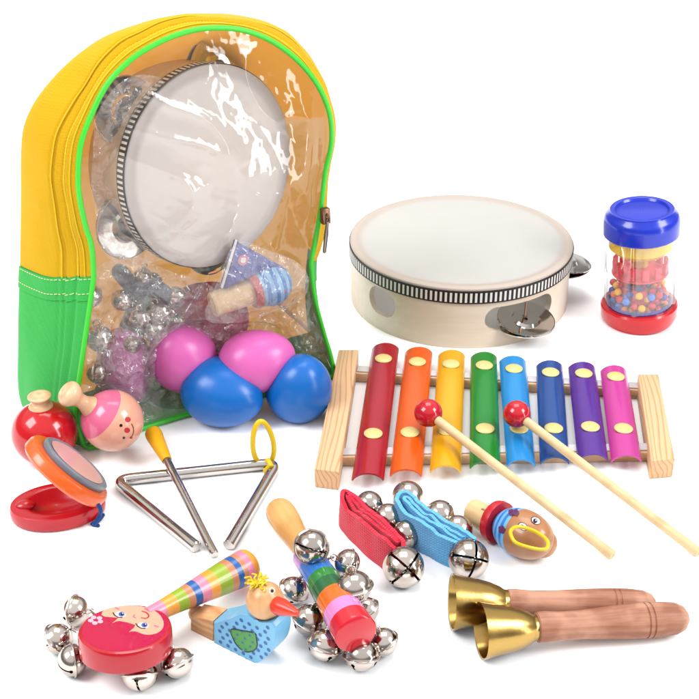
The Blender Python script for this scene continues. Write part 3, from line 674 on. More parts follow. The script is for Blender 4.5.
for x, y in ((316, 260), (396, 298)):
    dd(x, y, 19, 10, 3, .15, .02); dd(x + 4, y - 1, 11, 8.5, 4, 0, .024); dd(x + 5, y - 1, 5, 4.5, 5, 0, .028); dd(x + 8, y - 4, 2.2, 2, 3, 0, .032)
    fp_.add(tube([dpl(*p, .025) for p in ((x - 26, y - 6), (x - 20, y + 3), (x - 8, y + 10), (x + 6, y + 11))], .028, 6), None, 5)
dd(304, 239, 10, 2.4, 6, .4); dd(441, 301, 10, 2.6, 6, .3)
fp_.add(tube(smooth([dpl(*p, .02) for p in ((392, 249), (408, 255), (415, 266), (406, 274), (390, 272))], 16), .035, 6), None, 7)
fp_.add(tube(smooth([dpl(*p, .02) for p in ((364, 262), (362, 268), (369, 272))], 8), .03, 6), None, 6)
part('painted_face', fp_, fm_, root, recalc=False, sharp=None)
ha = G(151, 615, 2.0); hb = G(252, 563.5, 1.35); hd_ = hb - ha; Lh = hd_.length; Mh = frame_z(ha, hd_)
cs = dict(p='ee8aa4', o='fba63a', g='9cb52c', b='d0865c', u='2160a8')
seq = [('p', 0), ('o', .10), ('g', .21), ('b', .30), ('u', .355), ('p', .42), ('o', .50), ('g', .585), ('b', .70), ('u', .755), ('b', .81), ('p', .85), ('o', .91)]
SM = stripes('rattle_stripes', [(f * Lh, cs[k]) for k, f in seq], 2)
hp = smooth([V((r, 0, z * Lh)) for r, z in ((.48, -.03), (.5, .08), (.62, .3), (.82, .6), (.97, .85), (1.0, .93), (.88, .975), (.55, 1.0), (0, 1.005))], 50); hp = [(0, hp[0].z)] + [(max(p.x, 0), p.z) for p in hp]; hp[-1] = (0, hp[-1][1])
part('handle', MB().add(lathe(hp, 40)), SM, root, M=Mh)
for x, y, r, up, sp, me in ((76, 611, 15, (.9, -.3, .25), .5, BELL_SLIT), (58, 638.7, 15.5, (.8, .1, .75), 1.2, BELL_SLIT), (72.5, 660, 16, (.95, .4, -.1), .3, BELL_SLIT), (140, 674.5, 17.5, (-.1, .7, .75), 1.5, BELL_CROSS), (177, 663, 16.5, (-.45, .5, .75), .7, BELL_SLIT)):
    b_, P, r_ = put_bell(root, x, y, r, None, up, me, sp); q = P + V(up).normalized() * r_ * 1.2
    e = DC - DN * .7; e = e + (P - e).normalized() * (Rd - .3); e.z = max(e.z, 1.2)
    part('wire_eye', MB().add(tube([q, q.lerp(e, .5) + V((0, 0, .1)), e], .08, 8)), BELLM, b_)
# ================================================================== BIRD WHISTLE
root = thing('bird_whistle', 'wooden bird whistle with blue dotted body, red beak and yellow tuft', 'whistle', G(240, 650))
z4 = lambda x, y: (180 + x / 3.177, 550 + y / 3.177)
th = dg(34); XB = V((math.cos(th), -math.sin(th), 0)); NBd = V((-math.sin(th), -math.cos(th), 0)); PB = G(*z4(232, 357))
bpl = lambda x, y, o=0.0: onplane(*z4(x, y), PB + NBd * o, NBd)
MBd = frame(PB, XB); iMB = MBd.inverted()
def profile(pts, n=None, o=0.0):
    P = [bpl(x, y, o) for x, y in pts]
    if n: P = smooth(P, n)
    return [((iMB @ p).x, (iMB @ p).z) for p in P]
XZ = Matrix(((1, 0, 0, 0), (0, 0, 1, 0), (0, 1, 0, 0), (0, 0, 0, 1)))   # local (x,z,depth) -> x, depth, z
bo = profile([(106, 229), (106, 292)]) + profile([(110, 302), (126, 324), (150, 342), (180, 355), (215, 361), (248, 356), (275, 340), (293, 315), (301, 280), (302, 246)], 40) + profile([(292, 232), (250, 228), (222, 212), (200, 204), (175, 212), (150, 222)], 24)
TB = 1.35
mbd = MB().add(prism(bo, 0, TB, .09), XZ)
def inside(p, po):
    c = False; n = len(po)
    for i in range(n):
        (x1, y1), (x2, y2) = po[i], po[i - 1]
        if (y1 > p[1]) != (y2 > p[1]) and p[0] < (x2 - x1) * (p[1] - y1) / (y2 - y1) + x1: c = not c
    return c
wing = [bpl(*p) for p in ((163, 252), (200, 256), (238, 264), (243, 280), (245, 305), (232, 320), (208, 322), (185, 306), (170, 282))]; wg = smooth(wing, 50, True)[:-1]
wl = [((iMB @ p).x, (iMB @ p).z) for p in wg]
mbd.add(poly([(x, -.02, z) for x, z in wl]), None, 2); 
mbd.add(tube([V((x, -.02, z)) for x, z in wl], .03, 6, closed=True), None, 3)
xs = [p[0] for p in bo]; zs_ = [p[1] for p in bo]; st_ = .5; k = 0
z = min(zs_) + .15
while z < max(zs_):
    x = min(xs) + (.18 if k % 2 else 0)
    while x < max(xs):
        if all(inside((x + a, z + b), bo) for a, b in ((.14, 0), (-.14, 0), (0, .14), (0, -.14))):
            win = inside((x, z), wl)
            rr = .07 if win else .115
            mbd.add(([(x + rr * math.cos(2 * PI * i / 10), -.03 if win else -.012, z + rr * math.sin(2 * PI * i / 10)) for i in range(10)], [tuple(range(10))]), None, 1)
        x += st_
    z += st_ * .75; k += 1
part('body', mbd, [plastic('sky_blue_paint', '7cc3ec', .35, .2), PAL['dotblue'], PAL['green'], PAL['black']], root, M=MBd, recalc=False)
mo = profile([(31, 212), (104, 227), (104, 299), (31, 286)])
MPW = wood('warm_beech', 'e8b483', 'cf9564', 0, 1.3, .4, .2)
part('mouthpiece', MB().add(prism(mo, .05, TB - .1, .08), XZ).add(tube([V((mo[0][0] + .2, .9, (mo[0][1] + mo[3][1]) / 2 + .25)), V((mo[0][0] - .35, .9, (mo[0][1] + mo[3][1]) / 2 + .25))], .45, 20)), MPW, root, M=MBd)
hc = onplane(*z4(270, 160), PB - NBd * .7, NBd); Rh = 60 / 3.177 / cmpx(hc) * 1.02
hd2 = part('head', MB().add(ball((0, 0, 0), Rh, 48)), wood('head_wood', 'e5b27e', 'd49a66', 2, .8, .35, .35), root, M=Matrix.Translation(hc))
tip = onplane(*z4(378, 203), PB - NBd * .3, NBd); bb = tip - (tip - hc).normalized() * 1.35
part('beak', MB().add(lathe([(0, -.35), (.42, -.35), (.46, -.1), (.43, .15), (.3, .7), (.14, 1.22), (0, 1.32)], 32), Matrix.Diagonal((1, 1, (tip - bb).length / 1.32, 1))), plastic('beak_red', 'e8391c', .3, .3), hd2, M=frame_z(bb, tip - bb))
em = MB()
for x, y, a, b in ((292, 129, 9.5, 10.5), (325, 118, 7, 9)):
    em.add(disc_on(hc, Rh, *z4(x, y), a / 3.177, b / 3.177, 1.006, 20), None, 0); em.add(disc_on(hc, Rh, *z4(x + 1, y + 1), a * .5 / 3.177, b * .5 / 3.177, 1.012, 16), None, 1)
part('eyes', em, [PAL['white'], PAL['black']], hd2, recalc=False)
tf = MB(); tb = hc + V((-.38, .2, .9)).normalized() * Rh
for k in range(34):
    a = random.uniform(0, 2 * PI); d_ = V((math.cos(a), math.sin(a) * .8, random.uniform(.3, 1.2))).normalized(); L_ = random.uniform(.35, .8)
    pts = [tb + d_ * L_ * q / 5 + V((random.uniform(-.1, .1), random.uniform(-.1, .1), -.25 * (q / 5) ** 2 + random.uniform(-.05, .05))) for q in range(6)]; pts[0] = tb - V((0, 0, .1))
    tf.add(tube(smooth(pts, 14), .05, 6))
part('tuft', tf, PAL['yellow'], hd2)
part('neck_ring', MB().add(lathe([(.3, 0), (.62, 0), (.62, .12), (.3, .12)], 32, True)), plastic('neck_dark', '8a5a32', .5), hd2, M=Matrix.Translation(hc - V((0, 0, Rh * .93))))
# ================================================================== BELL STICK
root = thing('bell_stick', 'wooden stick with plain handle, rainbow stripes and clusters of sleigh bells', 'bell stick', G(325, 600))
A = G(276, 505.5, 1.9); Bq = G(357, 635, 2.4); L_ = (Bq - A).length; Ms = frame_z(A, Bq - A); jn = .415
hp = smooth([V((r, 0, z * L_)) for r, z in ((0, 0), (.45, .008), (.78, .035), (.88, .09), (.84, .18), (.68, .30), (.6, .38), (.62, jn))], 40); hp = [(max(p.x, 0), p.z) for p in hp] + [(0, jn * L_)]; hp[0] = (0, 0)
part('handle', MB().add(lathe(hp, 40)), wood('varnished_wood', 'eab673', 'd99c56', 2, .8, .3, .4), root, M=Ms)
sq = [('c77ad0', jn - .02), ('3a7fd6', jn + .09), ('2f8a3a', jn + .20), ('226a3a', jn + .255), ('f0701c', jn + .33), ('e58ccb', jn + .425), ('d81e30', jn + .50)]
part('striped_stick', MB().add(lathe([(0, jn * L_), (.75, jn * L_), (.84, jn * L_ + .1), (.88, L_ * .6), (1.12, L_ - .25), (1.1, L_ - .1), (.98, L_), (0, L_)], 48)), stripes('stick_stripes', [(f * L_, c) for c, f in sq], 2, .2, .5), root, M=Ms, sharp=40)
axs = (Bq - A).normalized()
for x, y, r, z, up, sp, me in ((311.5, 547, 15.5, 3.6, (.15, .75, -.5), .3, BELL_SLIT), (347, 563, 13.5, 2.2, (-.8, 0, .45), 1.2, BELL_SLIT), (354, 587, 17, 2.9, (-.15, .2, .9), .2, BELL_SLIT), (366, 610, 13.5, None, (-.5, .1, .8), 1.0, BELL_SLIT),
                          (294, 590, 14.5, None, (.45, 0, .9), 0, BELL_CROSS), (310, 620, 17, None, (.3, .1, .95), .6, BELL_SLIT), (325.5, 645, 17, None, (.25, .25, .9), .4, BELL_CROSS), (361.6, 655, 17, None, (0, .3, .95), 1.0, BELL_CROSS), (383, 642, 15, None, (-.45, .1, .9), .4, BELL_SLIT)):
    b_, P, r_ = put_bell(root, x, y, r, z, up, me, sp); q = P + V(up).normalized() * r_ * 1.15
    s = (q - A).dot(axs); e = A + axs * min(max(s, L_ * .46), L_ * .97); e = e + (q - e).normalized() * .6
    part('wire_eye', MB().add(tube([q, q.lerp(e, .5) + V((0, 0, .12)), e], .07, 8)), DARKM, b_)
# ================================================================== WRIST BELLS
def strap_mb(path, h, th_, lean_=V((0, 0, 0))):
    p = smooth([G(*q, 0) for q in path], 120, True)[:-1]; n = len(p); vs = []; K = 8
    for i in range(n):
        t_ = (p[(i + 1) % n] - p[i - 1]).normalized(); o = V((t_.y, -t_.x, 0)) * th_ / 2
        hh = h + .35 * noise.noise(p[i] * .8) + .1 * noise.noise(p[i] * 2.2); b0 = .03 + .08 * abs(noise.noise(p[i] * .7 + V((4, 4, 4))))
        for k in range(K + 1): z = b0 + (hh - b0) * k / K; w = noise.noise(V((p[i].x * .9, p[i].y * .9, z * .5))) * .1; vs.append(p[i] + o * (1 + w) + V((0, 0, z)) + o.normalized() * w + lean_ * (z / h))
        for k in range(K, -1, -1): z = b0 + (hh - b0) * k / K; w = noise.noise(V((p[i].x * .9, p[i].y * .9, z * .5))) * .1; vs.append(p[i] - o + V((0, 0, z)) + o.normalized() * w + lean_ * (z / h))
    m = 2 * (K + 1); fs = [(i * m + k, ((i + 1) % n) * m + k, ((i + 1) % n) * m + (k + 1) % m, i * m + (k + 1) % m) for i in range(n) for k in range(m)]
    return vs, fs
def web(name, c):
    t = NT(name); x = t.sep(t.obj()); a = t.math('SINE', t.math('MULTIPLY', x[2], 3600)); b = t.math('SINE', t.math('MULTIPLY', t.math('SUBTRACT', x[0], x[1]), 2600))
    h = t.math('MAXIMUM', t.math('MULTIPLY', a, b), t.math('MULTIPLY', a, .5)); n = t.noise(t.obj(), 300, 3); al = alb(c, 1.15)
    t.principled(t.mix(t.math('MULTIPLY_ADD', h, .3, t.math('MULTIPLY', n, .4)), al, tuple(q * .6 for q in al[:3]) + (1,)), .8, 0, t.bump(h, .6, .0005), 0, .2, Sheen_Weight=.2); return t.m
root = thing('wrist_bells', 'red webbing strap loop with four steel jingle bells', 'wrist bells', G(375, 550))
part('strap', MB().add(strap_mb([(342, 529), (352, 540), (366, 554), (382, 568), (396, 576), (404, 571), (396, 562), (380, 547), (363, 532), (351, 521), (343, 520)], 2.05, .24)), web('red_webbing', 'e2203f'), root)
part('strap_fold', MB().add(strap_mb([(348, 526), (361, 539), (377, 553), (395, 568), (397, 566), (380, 551), (363, 536), (350, 525)], 1.98, .2)), bpy.data.materials['red_webbing'], root)
for x, y, r, z, up, sp in ((403.5, 567, 20.5, None, (-.15, .75, -.55), .75), (369, 505, 14, None, (-.7, -.5, .3), .4), (388, 518, 14.5, None, (-.7, -.6, .2), 1.0), (406, 534, 14, None, (-.7, -.6, .2), .4)): put_bell(root, x, y, r, z, up, BELL_BIG, sp)
root = thing('wrist_bells', 'light blue webbing strap loop with four steel jingle bells', 'wrist bells', G(435, 545))
part('strap', MB().add(strap_mb([(397, 529), (408, 541), (424, 553), (444, 564), (462, 570), (473, 567), (465, 559), (447, 549), (427, 535), (411, 521), (399, 520)], 1.95, .24)), web('blue_webbing', '66b8f0'), root)
part('strap_fold', MB().add(strap_mb([(404, 526), (417, 538), (435, 551), (455, 562), (464, 562), (447, 554), (428, 541), (409, 525)], 1.88, .2)), bpy.data.materials['blue_webbing'], root)
for x, y, r, z, up, sp in ((468.5, 559, 20, None, (-.25, .7, -.6), .2), (408, 497, 16, None, (.3, -.8, .3), .4), (440, 515, 15, None, (-.6, -.7, .2), 1.0), (457.5, 530, 15, None, (-.6, -.7, .2), .4)): put_bell(root, x, y, r, z, up, BELL_BIG, sp)
# ================================================================== FACE WHISTLE
z7 = lambda x, y: (430 + x / 4.66, 480 + y / 4.66)
root = thing('face_whistle', 'small wooden whistle with a cartoon face, blue striped headband and yellow cord', 'whistle', G(505, 535))
hC = G(*z7(440, 252), 1.5); A = G(*z7(192, 140), .85); ax = (hC - A).normalized(); La_ = (hC - A).length; Rw = 1.5
Mw = frame_z(A, ax)
part('mouthpiece', MB().add(lathe([(0, 0), (.62, 0), (.72, .08), (.74, La_ * .5), (0, La_ * .5)], 40)), wood('maple', 'f4d09c', 'e6b87e', 2), root, M=Mw)
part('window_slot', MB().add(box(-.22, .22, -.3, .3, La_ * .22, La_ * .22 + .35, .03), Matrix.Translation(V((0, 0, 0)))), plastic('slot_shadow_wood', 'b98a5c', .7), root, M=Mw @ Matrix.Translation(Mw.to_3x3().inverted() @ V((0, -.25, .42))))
part('red_ring', MB().add(lathe([(0, La_ * .40), (.95, La_ * .40), (1.22, La_ * .44), (1.28, La_ * .5), (1.25, La_ * .56), (0, La_ * .56)], 48)), PAL['red'], root, M=Mw)
prh = []
for i in range(41):
    a = PI * i / 40; z = -math.cos(a) * 1.9; prh.append((0 if i in (0, 40) else 1.38 * math.sin(a) ** .85, La_ - .12 + z))
bst = La_ * .56; cols = [('c98a62', 0)] + [(('7cc0f0', '2f86dc')[k % 2], bst - .1 + .22 * k) for k in range(7)] + [('b87d50', bst + 1.44)]
part('head', MB().add(lathe(prh, 56)), stripes('headband_stripes', [(p, c) for c, p in cols], 2, .3, .35), root, M=Mw)
nC = G(*z7(524, 294), 1.1); part('nose', MB().add(ball((0, 0, 0), .84, 36)), wood('nose_wood', 'c68c5e', 'ae7248', 2, .8, .35, .3), root, M=Matrix.Translation(nC))
fm = MB()
def on_head(x, y, o):
    """ray onto the ellipsoidal head"""
    px, py = z7(x, y); d = ray(px, py); Mi = Mw.inverted(); R3 = Mi.to_3x3(); cL = Mi @ CAM; dL = R3 @ d; S = V((1.38, 1.38, 1.9)); cc = V((0, 0, La_ - .12))
    a = V((dL.x / S.x, dL.y / S.y, dL.z / S.z)); b = V(((cL.x - cc.x) / S.x, (cL.y - cc.y) / S.y, (cL.z - cc.z) / S.z)); A2 = a.dot(a); B2 = a.dot(b); C2 = b.dot(b) - (1.05 + o) ** 2
    q = B2 * B2 - A2 * C2; tt = (-B2 - math.sqrt(max(q, 0))) / A2; return CAM + d * tt
def ell(x, y, rx, ry, m, ang, o):
    fm.add(([on_head(x + rx * math.cos(q) * math.cos(ang) - ry * math.sin(q) * math.sin(ang), y + rx * math.cos(q) * math.sin(ang) + ry * math.sin(q) * math.cos(ang), o) for q in [2 * PI * i / 18 for i in range(18)]], [tuple(range(18))]), None, m)
for x, y in ((432, 216), (493, 188)):
    ell(x, y, 24, 17, 1, .5, .0); ell(x + 1, y + 1, 21, 14.5, 0, .5, .006); ell(x - 3, y + 2, 10, 11, 1, 0, .012); ell(x + 1, y - 1, 3.5, 3.5, 0, 0, .018)
for x, y, r in ((333, 230, 15), (378, 150, 13), (400, 150, 13)):
    for k in range(5): q = 2 * PI * k / 5; ell(x + r * .6 * math.cos(q), y + r * .7 * math.sin(q), r * .5, r * .6, 2, 0, .002 + .0005 * k)
part('painted_eyes', fm, [PAL['white'], PAL['black'], PAL['purple']], root, recalc=False, sharp=None)
lp = [G(*z7(x, y), 3.3 - (x - 375) * .0035) for x, y in ((375, 250), (383, 228), (410, 218), (455, 226), (500, 245), (540, 275), (550, 300), (540, 322), (500, 322), (440, 308), (395, 288))]
part('cord_loop', MB().add(tube(smooth(lp, 60, True)[:-1], .105, 10, closed=True)), CORD_Y, root)
# ================================================================== BRASS HAND BELLS
def hand_bell(label, m0, m1, Rm, Lb, rh, wm):
    d = (m1 - m0); L = d.length; M = frame_z(m0, d); root = thing('hand_bell', label, 'hand bell', (m0.x, m0.y, 0), 'brass hand bells')
    o = [(Rm, 0), (Rm * .985, .12), (Rm * .90, Lb * .22), (Rm * .82, Lb * .45), (Rm * .72, Lb * .66), (Rm * .58, Lb * .84), (Rm * .5, Lb * .90), (Rm * .47, Lb * .93), (Rm * .45, Lb * 1.0), (0, Lb * 1.0)]
    i_ = [(0, Lb * .80), (Rm * .45, Lb * .80), (Rm * .62, Lb * .64), (Rm * .74, Lb * .44), (Rm * .83, Lb * .2), (Rm * .93, .04)]
    part('brass_bell', MB().add(lathe(i_ + o, 72)), BRASS, root, M=M, sharp=30)
    part('clapper', MB().add(tube([(0, 0, Lb * .8), (.1, 0, Lb * .4)], .06, 8)).add(ball((.1, 0, Lb * .38), .28, 16)), BRASS, root, M=M)
    Z = lambda q: Lb * .98 + (L - Lb * .98) * q
    hp = [(rh * .74, Z(0)), (rh * .84, Z(.006)), (rh * .86, Z(.05)), (rh * .78, Z(.16)), (rh * .80, Z(.3)), (rh * .92, Z(.5)), (rh * .98, Z(.64)), (rh * 1.0, Z(.70)), (rh * .95, Z(.703)), (rh * .95, Z(.71)), (rh, Z(.713)), (rh, Z(.735)), (rh * .95, Z(.738)), (rh * .95, Z(.745)), (rh, Z(.748)), (rh * .98, Z(.82)), (rh * .90, Z(.91)), (rh * .70, Z(.965)), (rh * .4, Z(.99)), (0, Z(1))]
    part('handle', MB().add(lathe([(0, Z(0))] + hp, 56)), wm, root, M=M, sharp=40); return root
RW = wood('reddish_wood', 'cb967c', '9c644c', 2, 1.25, .5, .05)
hand_bell('brass hand bell with wooden handle, the front one, its mouth facing left', G(481, 631, 1.55), G(688, 617.5, .95), 1.47, 3.0, .93, RW)
hand_bell('brass hand bell lying behind the other, its handle mostly hidden', G(452, 602, 1.55), G(656, 605, .9), 1.5, 3.0, .86, RW)
# ================================================================== XYLOPHONE
root = thing('xylophone', 'wooden xylophone with eight rainbow coloured metal bars', 'xylophone', G(495, 440))
PW = pine('pine_post', 'ecbf94', 'd09a68', 1)
ZP = 1.4
def post(rl, rr, fl, fr):
    c = [G(*p, ZP) for p in (fl, fr, rr, rl)]; b = [V((p.x, p.y, .02)) for p in c]; 
    xa = (c[3] - c[0]).normalized(); M = frame(c[0] - V((0, 0, ZP)), V((xa.y, -xa.x, 0)))
    part('end_post', MB().add(hexa([M.inverted() @ p for p in b + c], .07)), PW, root, M=M)
post((338.6, 349.5), (358.5, 349.5), (314.5, 469), (339, 472))
post((638, 374), (658.5, 374), (651.5, 461), (675, 459))
ZR = .72; RWD = pine('rail_wood', 'efc49a', 'dba57a', 0); FELT = plastic('grey_felt', 'dcd6d8', .9)
for l0, r0, dpt in ((( 356, 369), (641, 386), .95), ((340, 452), (654, 447), .95)):
    a = G(*l0, ZR); b = G(*r0, ZR); M = frame(a - V((0, 0, ZR)), b - a); L = (b - a).length
    rl = part('rail', MB().add(box(-.1, L + .1, -.6, .45, .05, ZR, .06)), RWD, root, M=M)
    part('felt_strip', MB().add(box(.1, L - .1, -.42, .32, ZR + .004, ZR + .1, .03)), FELT, rl, M=M)
bars = [('b01228', 'red', (372, 399, 349), (351.5, 384, 480)), ('f06010', 'orange', (405, 432.5, 353), (389.5, 422, 476)), ('f4b010', 'yellow', (438, 465, 356), (429.8, 461, 472)), ('138a2c', 'green', (470.5, 497, 358), (469.5, 500.7, 468)),
        ('1f92dc', 'light blue', (499, 526, 362), (506.6, 535.6, 466)), ('164a94', 'dark blue', (536, 562.7, 366.5), (539.8, 569.5, 463.5)), ('5a2a96', 'purple', (568, 595.4, 368), (577.5, 608.5, 460.5)), ('cf3f9c', 'pink', (600, 626.7, 371.5), (611, 642, 461.5))]
PINM = metal('pin_cap', 'f3e3a4', .35)
PINP = plastic('pin_cream', 'ecd488', .3, .4)
ZE = .86; 
for c, nm, (xl, xr, yt), (fl, fr, yf) in bars:
    a0 = G(xl, yt, ZE); a1 = G(xr, yt, ZE); b0 = G(fl, yf, ZE); b1 = G(fr, yf, ZE); vs = []; K = 20; n = 12
    def sec(L_, R_, h, sh):
        o = []
        for k in range(K + 1):
            q = PI * (.10 + .80 * k / K); u = .5 - .5 * math.cos(q) / math.cos(PI * .1); u = .5 + (u - .5) * sh
            o.append(L_.lerp(R_, u) + V((0, 0, (math.sin(q) - math.sin(PI * .1)) / (1 - math.sin(PI * .1)) * h)))
        return o
    for i in range(n + 1):
        q = i / n; L_ = a0.lerp(b0, q); R_ = a1.lerp(b1, q); vs += sec(L_, R_, .52, 1) + [p - V((0, 0, .09)) for p in sec(L_, R_, .50, .93)][::-1]
    m = 2 * (K + 1); fs = [(i * m + k, (i + 1) * m + k, (i + 1) * m + (k + 1) % m, i * m + (k + 1) % m) for i in range(n) for k in range(m)]
    fs += [tuple((k, k + 1, m - 2 - k, m - 1 - k)) for k in range(K)] + [tuple(n * m + z for z in (k, m - 1 - k, m - 2 - k, k + 1)) for k in range(K)]
    t = NT('bar_' + nm.replace(' ', '_')); ns = t.noise(t.obj(), 150, 3); t.principled(alb(c), .27, .15, t.bump(ns, .05, .0004), .35, .5)
    bar = part('tone_bar', MB().add((vs, fs)), t.m, root, label=nm + ' metal bar', sharp=40)
    for q in ((.14, .73) if True else ()):
        P = ((a0 + a1) / 2).lerp((b0 + b1) / 2, q) + V((0, 0, .50)); part('pin', MB().add(lathe([(0, .16), (.34, .15), (.52, .11), (.6, .04), (.58, -.02), (.2, -.05), (0, -.05)][::-1], 32)).add(lathe([(0, -.55), (.12, -.55), (.12, 0), (0, 0)], 10)), PINP, bar, M=Matrix.Translation(P))
# mallets
def mallet(label, h, rpx, z, e, ez):
    hp_ = G(*h, z); r = rpx / cmpx(hp_); ep = G(*e, ez); root = thing('mallet', label, 'mallet', ep, 'xylophone mallets')
    part('mallet_head', MB().add(ball((0, 0, 0), r, 48)), plastic('mallet_red', 'cf0f28', .15, .6), root, M=Matrix.Translation(hp_))
    L = (ep - hp_).length; part('stick', MB().add(lathe([(0, r * .7), (.29, r * .7), (.29, L - .04), (.25, L), (0, L)], 24)), wood('birch_stick', 'ecd0a2', 'd6b07c', 2, 1.2, .5), root, M=frame_z(hp_, ep - hp_))
mallet('red headed mallet resting on the orange and yellow bars', (428.3, 413), 14.2, 2.55, (613, 555.5), .35)
mallet('red headed mallet resting on the light blue bar', (516.8, 414), 13.8, 2.55, (699, 553), .35)
# ================================================================== RAIN SHAKER
C = G(638.5, 319.5, 0); s_ = cmpx(G(642, 260, 5)); Rr = 37.3 / s_; root = thing('rain_shaker', 'clear cylinder rain shaker with blue lid, red base and coloured beads', 'shaker', C)
T = Matrix.Translation(C) @ Matrix.Rotation(dg(-5), 4, 'Y'); H = 9.3
BLC = plastic('royal_blue', '1c35c8', .22, .4, k=1.0); RDC = plastic('bright_red', 'dd1220', .22, .4)
part('lid', MB().add(lathe([(0, H - .16), (1.75, H - .16), (1.85, H - .2), (1.95, H - .04), (2.05, H), (2.3, H - .03), (Rr - .45, H - .16), (Rr - .2, H - .38), (Rr - .05, H - .7), (Rr, H - 1.1), (Rr, H - 1.9), (Rr - .08, H - 2.0), (Rr - .4, H - 2.0), (Rr - .4, H - 1.8), (0, H - 1.8)], 96)), BLC, root, M=T)
part('lid_disc', MB().add(lathe([(0, H - .13), (1.6, H - .13), (1.7, H - .16), (0, H - .17)], 64)).add(ball((0, 0, H - .13), (.12, .12, .04), 12)), BLC, root, M=T)
part('base', MB().add(lathe([(0, .02), (Rr - .6, .02), (Rr - .2, .12), (Rr + .05, .6), (Rr + .08, 1.45), (Rr - .02, 1.6), (Rr - .3, 1.6), (Rr - .32, 1.2), (0, 1.2)], 96)), RDC, root, M=T)
part('bead_tray', MB().add(lathe([(0, 1.22), (Rr - .5, 1.22), (Rr - .45, 1.8), (Rr - .52, 1.8), (Rr - .55, 1.3), (0, 1.3)], 64)), BLC, root, M=T)
CLR = clear('clear_hard_plastic', (.95, .955, .97, 1), .04, .03, 1.8, 10, .05, .01, 1.4)
o = []
for i in range(192):
    a = 2 * PI * i / 192; r = Rr - .24 + .14 * max(0, math.cos((a + .35) * 4)) ** 14; o.append((r * math.cos(a), r * math.sin(a)))
wl_ = MB(); nz_ = 12; n = 192
wl_.add(([(x, y, 1.3 + (H - 3.2) * k / nz_) for k in range(nz_ + 1) for x, y in o], [(k * n + i, k * n + (i + 1) % n, (k + 1) * n + (i + 1) % n, (k + 1) * n + i) for k in range(nz_) for i in range(n)]))
part('clear_wall', wl_, CLR, root, M=T, sharp=None)
def tint(name, c, al=.35):
    t = NT(name); tr = t.n('ShaderNodeBsdfTransparent', i_Color=lin(c)); p = t.n('ShaderNodeBsdfPrincipled'); t.set(p.inputs['Base Color'], alb(c, 1.4)); t.set(p.inputs['Roughness'], .2)
    m = t.n('ShaderNodeMixShader', i_0=1 - al); t.set(m.inputs[1], tr.outputs[0]); t.set(m.inputs[2], p.outputs[0]); t.t.links.new(m.outputs[0], t.out.inputs[0]); return t.m
part('yellow_funnel', MB().add(lathe([(0, H - 2.05), (Rr - .45, H - 2.0), (Rr - .45, H - 3.0), (Rr - 1.0, H - 3.5), (.6, H - 3.9), (.6, H - 4.6), (.4, H - 4.6), (.4, H - 3.7), (0, H - 3.6)], 64)), tint('yellow_tint', 'f7cf20', .3), root, M=T)
rd = MB()
RT_ = tint('red_tint', 'f04a5e', .4)
rd.add(lathe([(.42, 2.0), (.42, H - 3.9), (.2, H - 3.9), (.2, 2.0)], 32, True))
for z, ra in ((4.2, Rr - .7), (2.2, Rr - 1.2)):
    rd.add(lathe([(0, z + .55), (.5, z + .5), (1.4, z + .15), (ra, z), (ra, z - .1), (1.4, z + .05), (.5, z + .4), (0, z + .45)], 56))
    for k in range(12):
        a = 2 * PI * k / 12; M = Matrix.Rotation(a, 4, 'Z'); rd.add(box(ra - .3, ra - .05, -.27, .27, z + .05, z + .95, .03), M)
part('red_paddle_wheel', rd, RT_, root, M=T)
beads = [plastic('bead_' + k, c, .25, .1, k=1.35) for k, c in (('red', 'd8202e'), ('yellow', 'f6b81c'), ('blue', '3c7fe0'), ('dark_blue', '2a3f9c'), ('orange', 'f0763c'), ('plum', '9a3a6a'))]
bmsh = []
for i, m in enumerate(beads): bmsh.append(MB().add(ball((0, 0, 0), .29, 16)).mesh('bead', m))
pos = []
for tr_ in range(4000):
    a = random.uniform(0, 2 * PI); r = (Rr - .75) * math.sqrt(random.random()) ** .6; z = 1.62 + .42 * random.randint(0, 3)
    if z > 2.5 and abs(math.sin(a)) < .1: continue
    P = V((r * math.cos(a), r * math.sin(a), z))
    if all((P - q).length > .5 for q in pos): pos.append(P)
    if len(pos) >= 96: break
pos.sort(key=lambda p: p.z)
for P in pos: part('bead', random.choice(bmsh), None, root, M=T @ Matrix.Translation(P))
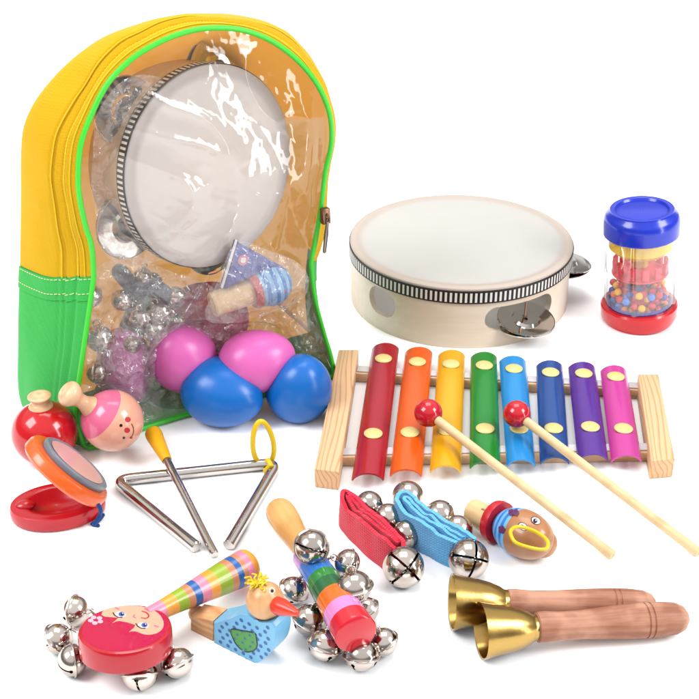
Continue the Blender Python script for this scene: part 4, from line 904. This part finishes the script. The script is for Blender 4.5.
# ================================================================== CAMERA, LIGHT, RENDER
cd = bpy.data.cameras.new('camera'); cam = bpy.data.objects.new('camera', cd); COL.objects.link(cam); scene.camera = cam
cam.location = CAM * .01; cam.rotation_euler = (PI / 2 - PITCH, 0, 0); cd.sensor_width = 36; cd.lens = 36 * F / 699; cd.clip_start = .05; cd.clip_end = 300
w = bpy.data.worlds.new('World'); scene.world = w; w.use_nodes = True; nt = w.node_tree; nt.nodes.clear()
tc = nt.nodes.new('ShaderNodeTexCoord'); sp = nt.nodes.new('ShaderNodeSeparateXYZ'); nt.links.new(tc.outputs['Generated'], sp.inputs[0])
rp = nt.nodes.new('ShaderNodeValToRGB'); e = rp.color_ramp.elements; e[0].position = 0; e[0].color = (.35, .34, .33, 1); e[1].position = .18; e[1].color = (.26, .25, .24, 1)
for p, c in ((.34, (.35, .34, .34, 1)), (.5, (1.0, 1.0, 1.0, 1)), (1, (1.1, 1.1, 1.1, 1))): q = e.new(p); q.color = c
nt.links.new(sp.outputs[2], rp.inputs[0])
bg = nt.nodes.new('ShaderNodeBackground'); bg.inputs[1].default_value = 0.95; nt.links.new(rp.outputs[0], bg.inputs[0])
wo = nt.nodes.new('ShaderNodeOutputWorld'); nt.links.new(bg.outputs[0], wo.inputs[0])
def area(name, loc, tgt, size, power, sy=None):
    l = bpy.data.lights.new(name, 'AREA'); l.energy = power; l.size = size
    if sy: l.shape = 'RECTANGLE'; l.size_y = sy
    o = bpy.data.objects.new(name, l); COL.objects.link(o); o.location = loc; d = V(tgt) - V(loc); o.rotation_euler = d.to_track_quat('-Z', 'Y').to_euler()
area('softbox_left', (-1.1, -.55, 1.3), (0, 0, 0), .8, 21.5)
area('softbox_right', (1.25, -.5, 1.1), (0, 0, .05), .6, 15)
area('softbox_strip', (1.15, -.75, .42), (-.2, .1, .15), .16, 4.5, 1.0)
area('softbox_overhead', (0, .5, 1.7), (0, .05, 0), 1.0, 14)
scene.view_settings.view_transform = 'Standard'; scene.view_settings.look = 'None'; scene.view_settings.exposure = .33; scene.view_settings.gamma = 1
scene.render.engine = 'CYCLES'; scene.cycles.transparent_max_bounces = 32; scene.cycles.max_bounces = 12
scene.cycles.caustics_reflective = False
